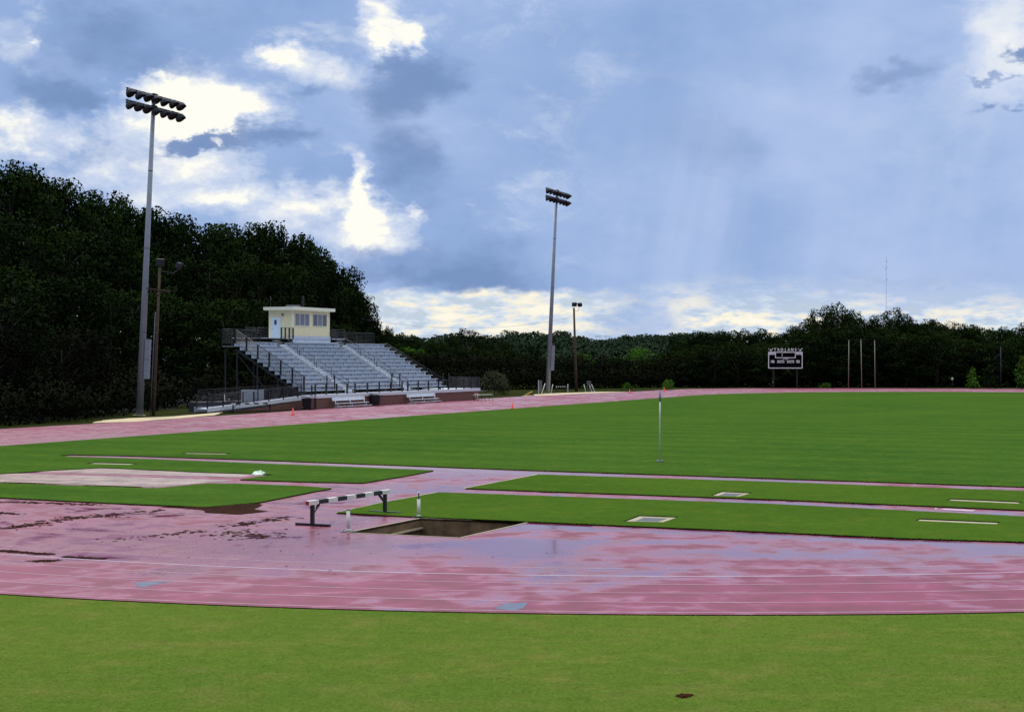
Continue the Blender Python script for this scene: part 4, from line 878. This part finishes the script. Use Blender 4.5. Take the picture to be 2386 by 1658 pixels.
def interp(x, pts):
    if x <= pts[0][0]: return pts[0][1]
    for (a, b), (c, d) in zip(pts, pts[1:]):
        if x <= c: return b + (d-b)*(x-a)/(c-a)
    return pts[-1][1]
def uv_pt(u, v): p = C1 + U*u + N*(RIN+v); return p
def slope_z(u, v):
    v0 = interp(u, [(0, 18), (42, 30), (60, 36), (110, 36)]); k = max(0., v-v0)
    s_ = k*k/(k+14)*.42; return min(s_, 11.) * interp(u, [(-20, 1), (70, 1), (115, .35), (150, 0)])
# wooded slope terrain
us = list(range(-60, 171, 6)); vv = [12, 18, 24, 30, 36, 42, 48, 56, 66, 80, 100, 130]
vs = []; fs = []
for iu, u in enumerate(us):
    for v in vv: p = uv_pt(u, v); vs.append((p.x, p.y, slope_z(u, v) - (.09 if v > 12 else .12)))
nv = len(vv)
for i in range(len(us)-1):
    for j in range(nv-1): fs.append((i*nv+j, (i+1)*nv+j, (i+1)*nv+j+1, i*nv+j+1))
me = bpy.data.meshes.new('wooded_slope'); me.from_pydata(vs, [], [f[::-1] for f in fs]); me.materials.append(mat('leaf_floor', (.012, .011, .008), .95, var=.5, vscale=.8)); me.update()
o = bpy.data.objects.new('wooded_slope', me); COL.objects.link(o); o['kind'] = 'structure'
SKY_L = [(-200, 340), (0, 374), (60, 386), (100, 396), (160, 425), (215, 440), (262, 444), (300, 466), (330, 486), (350, 480), (380, 490), (450, 507), (500, 520), (520, 517), (560, 519), (600, 522), (650, 532), (690, 540), (720, 552), (745, 580), (790, 618), (812, 640), (830, 668), (850, 702), (868, 735), (890, 775)]
rnd = random.Random(21); idx = 0
for L, (vb, fr_) in enumerate(((0, .60), (8, .40), (17, .20), (27, .0), (36, .02))):
    u = -22 + L*3.1
    while u < 150:
        v0 = interp(u, [(0, 19), (42, 29), (50, 39), (108, 38)]); v = v0 + vb + rnd.uniform(-1.5, 1.5); uu = u + rnd.uniform(-1.4, 1.4)
        p = uv_pt(uu, v); px = CX + F*p.x/p.y; u += 4.7 if L < 3 else 5.6
        if px < -75 or px > 872 or p.y < 60: continue
        if L == 0 and uu > 46: continue
        ysk = interp(px, SKY_L); yb = HY + F*CH/p.y; wd_ = rnd.uniform(.85, 1.1)
        ytop = ysk + fr_*(yb-ysk) + rnd.uniform(-4, 14) + (12 if L < 2 else 0)
        zg = slope_z(uu, v); h = CH + (HY-ytop)/F*p.y - zg
        if h < 4.5 or h > 27: h = max(4.5, min(27, h))
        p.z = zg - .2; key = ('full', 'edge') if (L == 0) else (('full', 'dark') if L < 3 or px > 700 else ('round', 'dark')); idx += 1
        if px > 700: ws = min(1.15, 9.5/h*1.1)
        else: ws = max(.75, min(1.35, 17/h))*wd_
        if L == 0: lb, g_ = 'shadowed tree at the foot of the wooded slope behind the left track bend', 'front row of trees at the foot of the wooded slope'
        elif px < 330: lb, g_ = 'dark leafy tree on the wooded slope left of the tallest light pole', 'slope trees left of the tallest light pole'
        elif px < 620: lb, g_ = 'dark leafy tree on the wooded slope between the tallest light pole and the press box', 'slope trees between light pole and press box'
        else: lb, g_ = 'dark tree rising behind the grandstand and press box', 'trees behind the grandstand'
        put_tree(key, p, h, ws, 'leafy_tree', lb, g_, idx)
n_left = idx
# tree line beyond the far bend
SKY_A = [(870, 795), (905, 764), (935, 790), (1000, 792), (1050, 780), (1085, 764), (1120, 784), (1160, 786), (1190, 790), (1230, 815), (1290, 845), (1340, 856), (1380, 856), (1440, 856), (1480, 856), (1520, 840), (1560, 805), (1600, 780), (1630, 768), (1660, 778), (1700, 766), (1740, 772), (1780, 768), (1820, 768), (1850, 764), (1880, 745), (1905, 738), (1980, 726), (2012, 742), (2040, 735), (2075, 740), (2105, 742), (2130, 752), (2180, 744), (2215, 754), (2250, 760), (2300, 768), (2330, 770), (2350, 760), (2400, 756), (2500, 760)]
for L, (Y0, dy, stp) in enumerate(((268, 4, 46), (286, 14, 40), (310, 0, 30))):
    x = 872 + L*13
    while x < 2440:
        px = x + rnd.uniform(-7, 7); x += stp*rnd.uniform(.8, 1.2)
        Yd = Y0 + rnd.uniform(-4, 4) + (24 if px < 1250 else 0)
        if 1180 < px < 1500 and L == 2: continue
        ysk = interp(px, SKY_A) + (rnd.uniform(-9, 10) if L == 2 else dy + rnd.uniform(0, 26) + (18 if L == 0 else 6))
        p = P(px, 830, Yd); p.z = -.1; h = max(3., CH + (HY-ysk)/F*Yd); idx += 1
        key = ('full', 'dark') if L < 2 or rnd.random() < .4 else ('round', 'dark')
        ws = max(.8, min(2.2, (5.2/.30/ 1.0)/h*.9 if L < 2 else 12/h))
        if px < 1200: lb, g_ = 'dark tree between the grandstand and the distant light pole', 'trees between grandstand and distant light pole'
        elif px < 1560: lb, g_ = 'low dark tree beyond the track right of the distant light pole', 'low trees right of the distant light pole'
        elif px < 1780: lb, g_ = 'dark tree at the far bend left of the scoreboard', 'far trees left of the scoreboard'
        elif px < 2110: lb, g_ = 'dark tree behind the scoreboard and the three tall posts', 'far trees behind scoreboard and tall posts'
        else: lb, g_ = 'dark tree at the far right of the tree line', 'far trees at the right end'
        put_tree(key, p, h, ws, 'leafy_tree', lb, g_, idx)
# single trees that stand out
def one(key, px, ytop, Yd, ws, name, label, seed, zoff=0.):
    p = P(px, 830, Yd); p.z = -.1; put_tree(key, p, CH + (HY-ytop)/F*Yd, ws, name, label, None, seed)
one(('open', 'dark'), 1086, 761, 300, 1.05, 'spreading_tree', 'open crowned tree with sky showing through, above the olive bush', 40)
one(('open', 'dark'), 905, 760, 285, .6, 'spreading_tree', 'small loose crowned tree at the top right corner of the grandstand', 41)
one(('open', 'dark'), 1945, 706, 305, 1.15, 'spreading_tree', 'tallest wide open crowned tree above the scoreboard side of the tall posts', 43)
one(('open', 'dark'), 1905, 716, 300, .8, 'spreading_tree', 'open tree touching the tallest wide crowned tree on its scoreboard side', 44)
one(('open', 'dark'), 1990, 722, 303, .7, 'spreading_tree', 'open tree between the tallest wide crowned tree and the radio mast', 47)
one(('open', 'dark'), 2082, 712, 300, .8, 'spreading_tree', 'ragged open tree just right of the foot of the radio mast', 46)
one(('open', 'dark'), 2178, 741, 300, .7, 'spreading_tree', 'small ragged tree top right of the radio mast tree', 48)
one(('full', 'green'), 1362, 822, 330, 1.5, 'bright_tree', 'brighter green tree just right of the pole with two floodlights', 50)
one(('full', 'green'), 1490, 812, 345, 2.0, 'bright_tree', 'brightest light green spreading tree right of centre below the ridge', 51)
one(('full', 'green'), 1425, 830, 350, 1.5, 'bright_tree', 'mid green tree between the two brighter green trees', 52)
one(('full', 'green'), 960, 812, 330, 1.9, 'bright_tree', 'dull green tree seen past the stepped end of the grandstand', 53)
one(('full', 'dark'), 1240, 800, 340, 1.2, 'leafy_tree', 'tall dark tree directly left of the distant light pole', 54)
for k, (px_, yt_, Yd_, ws_) in enumerate([(742, 588, 228, .8), (768, 606, 232, .8), (790, 622, 236, .8), (812, 642, 230, .8), (826, 664, 234, .75), (842, 694, 238, .8), (857, 722, 234, .8), (870, 744, 238, .8), (884, 766, 240, .9), (722, 566, 236, .8), (800, 668, 226, .9), (832, 720, 228, .9)]):
    p = P(px_, 830, Yd_); p.z = -.1; put_tree(('full', 'dark'), p, CH + (HY-yt_)/F*Yd_, ws_, 'leafy_tree', 'dark tree rising behind the grandstand and press box', 'trees behind the grandstand', 90+k)
# dense dark undergrowth along the foot of the woods
rs = np.random.RandomState(31); lobes = []
for u in np.arange(-20, 62, 1.5):
    for dv in (0, 4):
        v = interp(u, [(0, 17.5), (30, 21), (42, 27), (60, 33)]) + dv + rs.uniform(-.8, .8); p = uv_pt(u, v); r_ = rs.uniform(1.3, 2.3)*(1+.25*(dv > 0)); lobes.append((p.x, p.y, slope_z(u, v)+r_*.55, r_, .9))
for u in np.arange(50, 125, 2.):
    v = 37 + rs.uniform(-1.2, 1.2); p = uv_pt(u, v); r_ = rs.uniform(1.6, 2.8); lobes.append((p.x, p.y, r_*.6, r_, 1.))
for px in np.arange(900, 2440, 7.):
    Yd = interp(px, [(900, 252), (1130, 246), (1300, 250), (1500, 262), (1700, 269), (2440, 269)]) + rs.uniform(0, 3); r_ = rs.uniform(1.3, 2.4); p = P(px, 830, Yd); lobes.append((p.x, p.y, r_*.55, r_, 1.))
    lobes.append((p.x, p.y+3, r_*1.5, r_, 1.))
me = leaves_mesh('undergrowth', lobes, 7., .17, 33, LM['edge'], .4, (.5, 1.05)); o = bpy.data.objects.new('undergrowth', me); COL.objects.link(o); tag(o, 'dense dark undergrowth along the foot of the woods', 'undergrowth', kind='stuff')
# small trees and bushes
def shrub(kind, mk, px, pyb, h, label, seed, wsc=1., name='bush', cat='bush', Hp=None):
    tr, cr = tree_proto(seed, kind, LM[mk], Hp or h, 'bark')
    e = empty(name, G(px, pyb)); e.scale = (wsc, wsc, h/(Hp or h)); tag(e, label, cat)
    for nm, me in (('stem', tr), ('foliage', cr)): o = bpy.data.objects.new(nm, me); COL.objects.link(o); o.parent = e
shrub('bush', 'olive', 1152, 918, 2.9, 'large round olive bush past the far end of the grandstand', 60, .95)
shrub('cone', 'green', 2266, 905, 3.6, 'young pointed green tree near the far right tree line', 61, 1.3, 'young_tree', 'tree')
shrub('cone', 'dark', 2305, 905, 3.9, 'darker young tree standing beside the pointed green one', 62, 1.25, 'young_tree', 'tree')
shrub('cone', 'green', 2382, 905.5, 5.6, 'taller bright green young tree at the right edge of the photo', 63, 1.1, 'young_tree', 'tree')
shrub('bush', 'green', 1461, 911, 1.2, 'small bright shrub beside the larger far cone', 64, .75)
shrub('bush', 'green', 1556, 908, 1.5, 'small bright shrub beside the smallest far cone', 65, .7)
shrub('bush', 'green', 1925, 904, .8, 'low green shrub at the tree foot between scoreboard and tall posts', 66, 1.2)
lp_ = empty('lamp_standard', G(2332, 905)); tag(lp_, 'thin dark pole in front of the trees between two young trees', 'pole')
m_ = MB(); m_.tube([(0, 0, 0), (0, 0, 6.6)], [.09, .06], 8); m_.build('shaft', M['lampm'], lp_); m_ = MB(); m_.tube([(0, 0, 5.6), (-1.2, 0, 4.6)], .025, 5); m_.build('stay', M['lampm'], lp_)
ds = empty('marker_disc', G(2219, 904.5)); tag(ds, 'small pale green round marker on a thin stake before the far trees', 'marker')
m_ = MB(); m_.tube([(0, 0, 0), (0, 0, 1.3)], .02, 5); m_.build('stake', M['lampm'], ds); m_ = MB(); m_.lathe([(.001, -.03), (.19, -.02), (.19, .02), (.001, .03)], 14, Matrix.Translation((0, 0, 1.5)) @ Matrix.Rotation(R(90), 4, 'X') @ Matrix.Scale(1.35, 4, (0, 1, 0))); m_.build('disc', M['tarp'], ds)

# ------------------------------------------------------------------ far ridge
SKY_F = [(500, 770), (850, 785), (920, 776), (1000, 786), (1040, 777), (1100, 784), (1150, 784), (1190, 771), (1240, 773), (1290, 776), (1310, 773), (1345, 781), (1385, 790), (1415, 793), (1440, 782), (1455, 779), (1475, 785), (1495, 779), (1530, 783), (1570, 778), (1620, 775), (1700, 770), (1850, 765), (2000, 760), (2150, 752), (2250, 758), (2320, 768), (2600, 765)]
def far_top(px, Yd):
    t_ = min(1., max(0., (Yd-420)/480)); return interp(px, SKY_F) + (1-t_)**1.4*62
vs = []; fs = []; xs = list(range(300, 2701, 40)); ys = [380, 450, 540, 640, 740, 840, 930, 1050]
for yy in ys:
    for px in xs:
        p = P(px, 830, yy); zt = CH + (HY-far_top(px, min(yy, 900)))/F*min(yy, 900) - 11.0
        vs.append((p.x, p.y, max(-.5, zt) if yy > 380 else -.5))
nx = len(xs)
for j in range(len(ys)-1):
    for i in range(nx-1): fs.append((j*nx+i, j*nx+i+1, (j+1)*nx+i+1, (j+1)*nx+i))
me = bpy.data.meshes.new('hills'); me.from_pydata(vs, [], fs); me.materials.append(mat('hill_floor', (.014, .018, .010), .95)); me.update()
o = bpy.data.objects.new('hills', me); COL.objects.link(o); o['kind'] = 'structure'
rs = random.Random(77); lobes = []
for i in range(1250):
    Yd = 430 + 480*rs.random()**.8; px = rs.uniform(840, 2440)
    if px > 1650 and rs.random() < .6: continue
    r_ = rs.uniform(2.6, 5.0); top = CH + (HY-far_top(px, Yd)+rs.uniform(-3, 5))/F*Yd; p = P(px, 830, Yd)
    lobes.append((p.x, p.y, top - r_*.85, r_, .85))
    for k in range(2): lobes.append((p.x+rs.uniform(-4, 4), p.y+rs.uniform(-4, 4), top-r_*.9-rs.uniform(1, 4), r_*.8, .9))
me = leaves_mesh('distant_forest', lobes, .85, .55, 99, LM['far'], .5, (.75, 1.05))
o = bpy.data.objects.new('distant_forest', me); COL.objects.link(o); tag(o, 'far wooded ridge beyond the field reading as one mass of crowns', 'forest', kind='stuff')

# ------------------------------------------------------------------ grass blades on the near lawn
def blades(name, n, region, m_, hmin, hmax, z, seed, label):
    rs = np.random.RandomState(seed); P_ = np.zeros((0, 2))
    while len(P_) < n:
        yy = 21.5 + (36-21.5)*rs.rand(n*2)**1.15; xx = (rs.rand(n*2)*2-1)*.345*yy
        k = np.hypot(xx-C1.x, yy-C1.y) > ROUT+.05; P_ = np.concatenate([P_, np.stack([xx[k], yy[k]], 1)])
    P_ = P_[:n]; h = rs.uniform(hmin, hmax, n); a = rs.uniform(.35, 2.8, n); L = rs.uniform(.025, .06, n); wd_ = .005 + .006*rs.rand(n)
    z0 = np.full(n, z); V = np.zeros((n, 3, 3), np.float32); ca, sa = np.cos(a), np.sin(a)
    V[:, 0] = np.stack([P_[:, 0]+sa*wd_, P_[:, 1]-ca*wd_, z0], 1); V[:, 2] = np.stack([P_[:, 0]-sa*wd_, P_[:, 1]+ca*wd_, z0], 1)
    V[:, 1] = np.stack([P_[:, 0]+ca*L, P_[:, 1]+sa*L, z0+h], 1)
    me = bpy.data.meshes.new(name); me.vertices.add(n*3); me.vertices.foreach_set('co', V.ravel()); me.loops.add(n*3); me.loops.foreach_set('vertex_index', np.arange(n*3, dtype=np.int32))
    me.polygons.add(n); me.polygons.foreach_set('loop_start', np.arange(0, n*3, 3, dtype=np.int32))
    try: me.polygons.foreach_set('loop_total', np.full(n, 3, dtype=np.int32))
    except Exception: pass
    me.materials.append(m_); me.update(calc_edges=True); me.polygons.foreach_set('use_smooth', [True]*n); me.normals_split_custom_set_from_vertices([(0, -.15, .98)]*(3*n)); o = bpy.data.objects.new(name, me); COL.objects.link(o); tag(o, label, 'grass', kind='stuff')
blades('grass', 120000, None, M['front'], .006, .02, -.0175, 3, 'short mown grass blades of the near lawn in front of the track')
# ragged fringe of turf hanging over the pavement edges
rs = np.random.RandomState(8); m_ = MB()
def fringe(poly, per_m, ymax):
    n = len(poly); area = sum(poly[i][0]*poly[(i+1) % n][1] - poly[(i+1) % n][0]*poly[i][1] for i in range(n))
    for i in range(n):
        a, b = Vector(poly[i]), Vector(poly[(i+1) % n]); d = b-a; L = d.length
        if min(a.y, b.y) > ymax or L < .01 or abs(a.x) > .4*a.y+8: continue
        d.normalize(); o_ = Vector((d.y, -d.x)) * (1 if area > 0 else -1)
        for _ in range(int(L*per_m)):
            p = a + d*rs.uniform(0, L) - o_*rs.uniform(0, .03); q = p + o_*rs.uniform(.02, .085) + d*rs.normal(scale=.02); w_ = d*rs.uniform(.006, .016); zt = ZG + .003
            m_.add([(p.x-w_.x, p.y-w_.y, zt), (p.x+w_.x, p.y+w_.y, zt), (q.x, q.y, ZG-rs.uniform(.0, .03))], [(0, 1, 2) if area < 0 else (0, 2, 1)])
fringe(low_p, 70, 62); fringe(mid_p, 55, 75); fringe(fpoly, 50, 76)
tag(m_.build('turf_fringe', M['infield']), 'ragged turf fringe along the edges of the infield grass', 'grass', kind='stuff')
print('trees', idx, 'left', n_left)
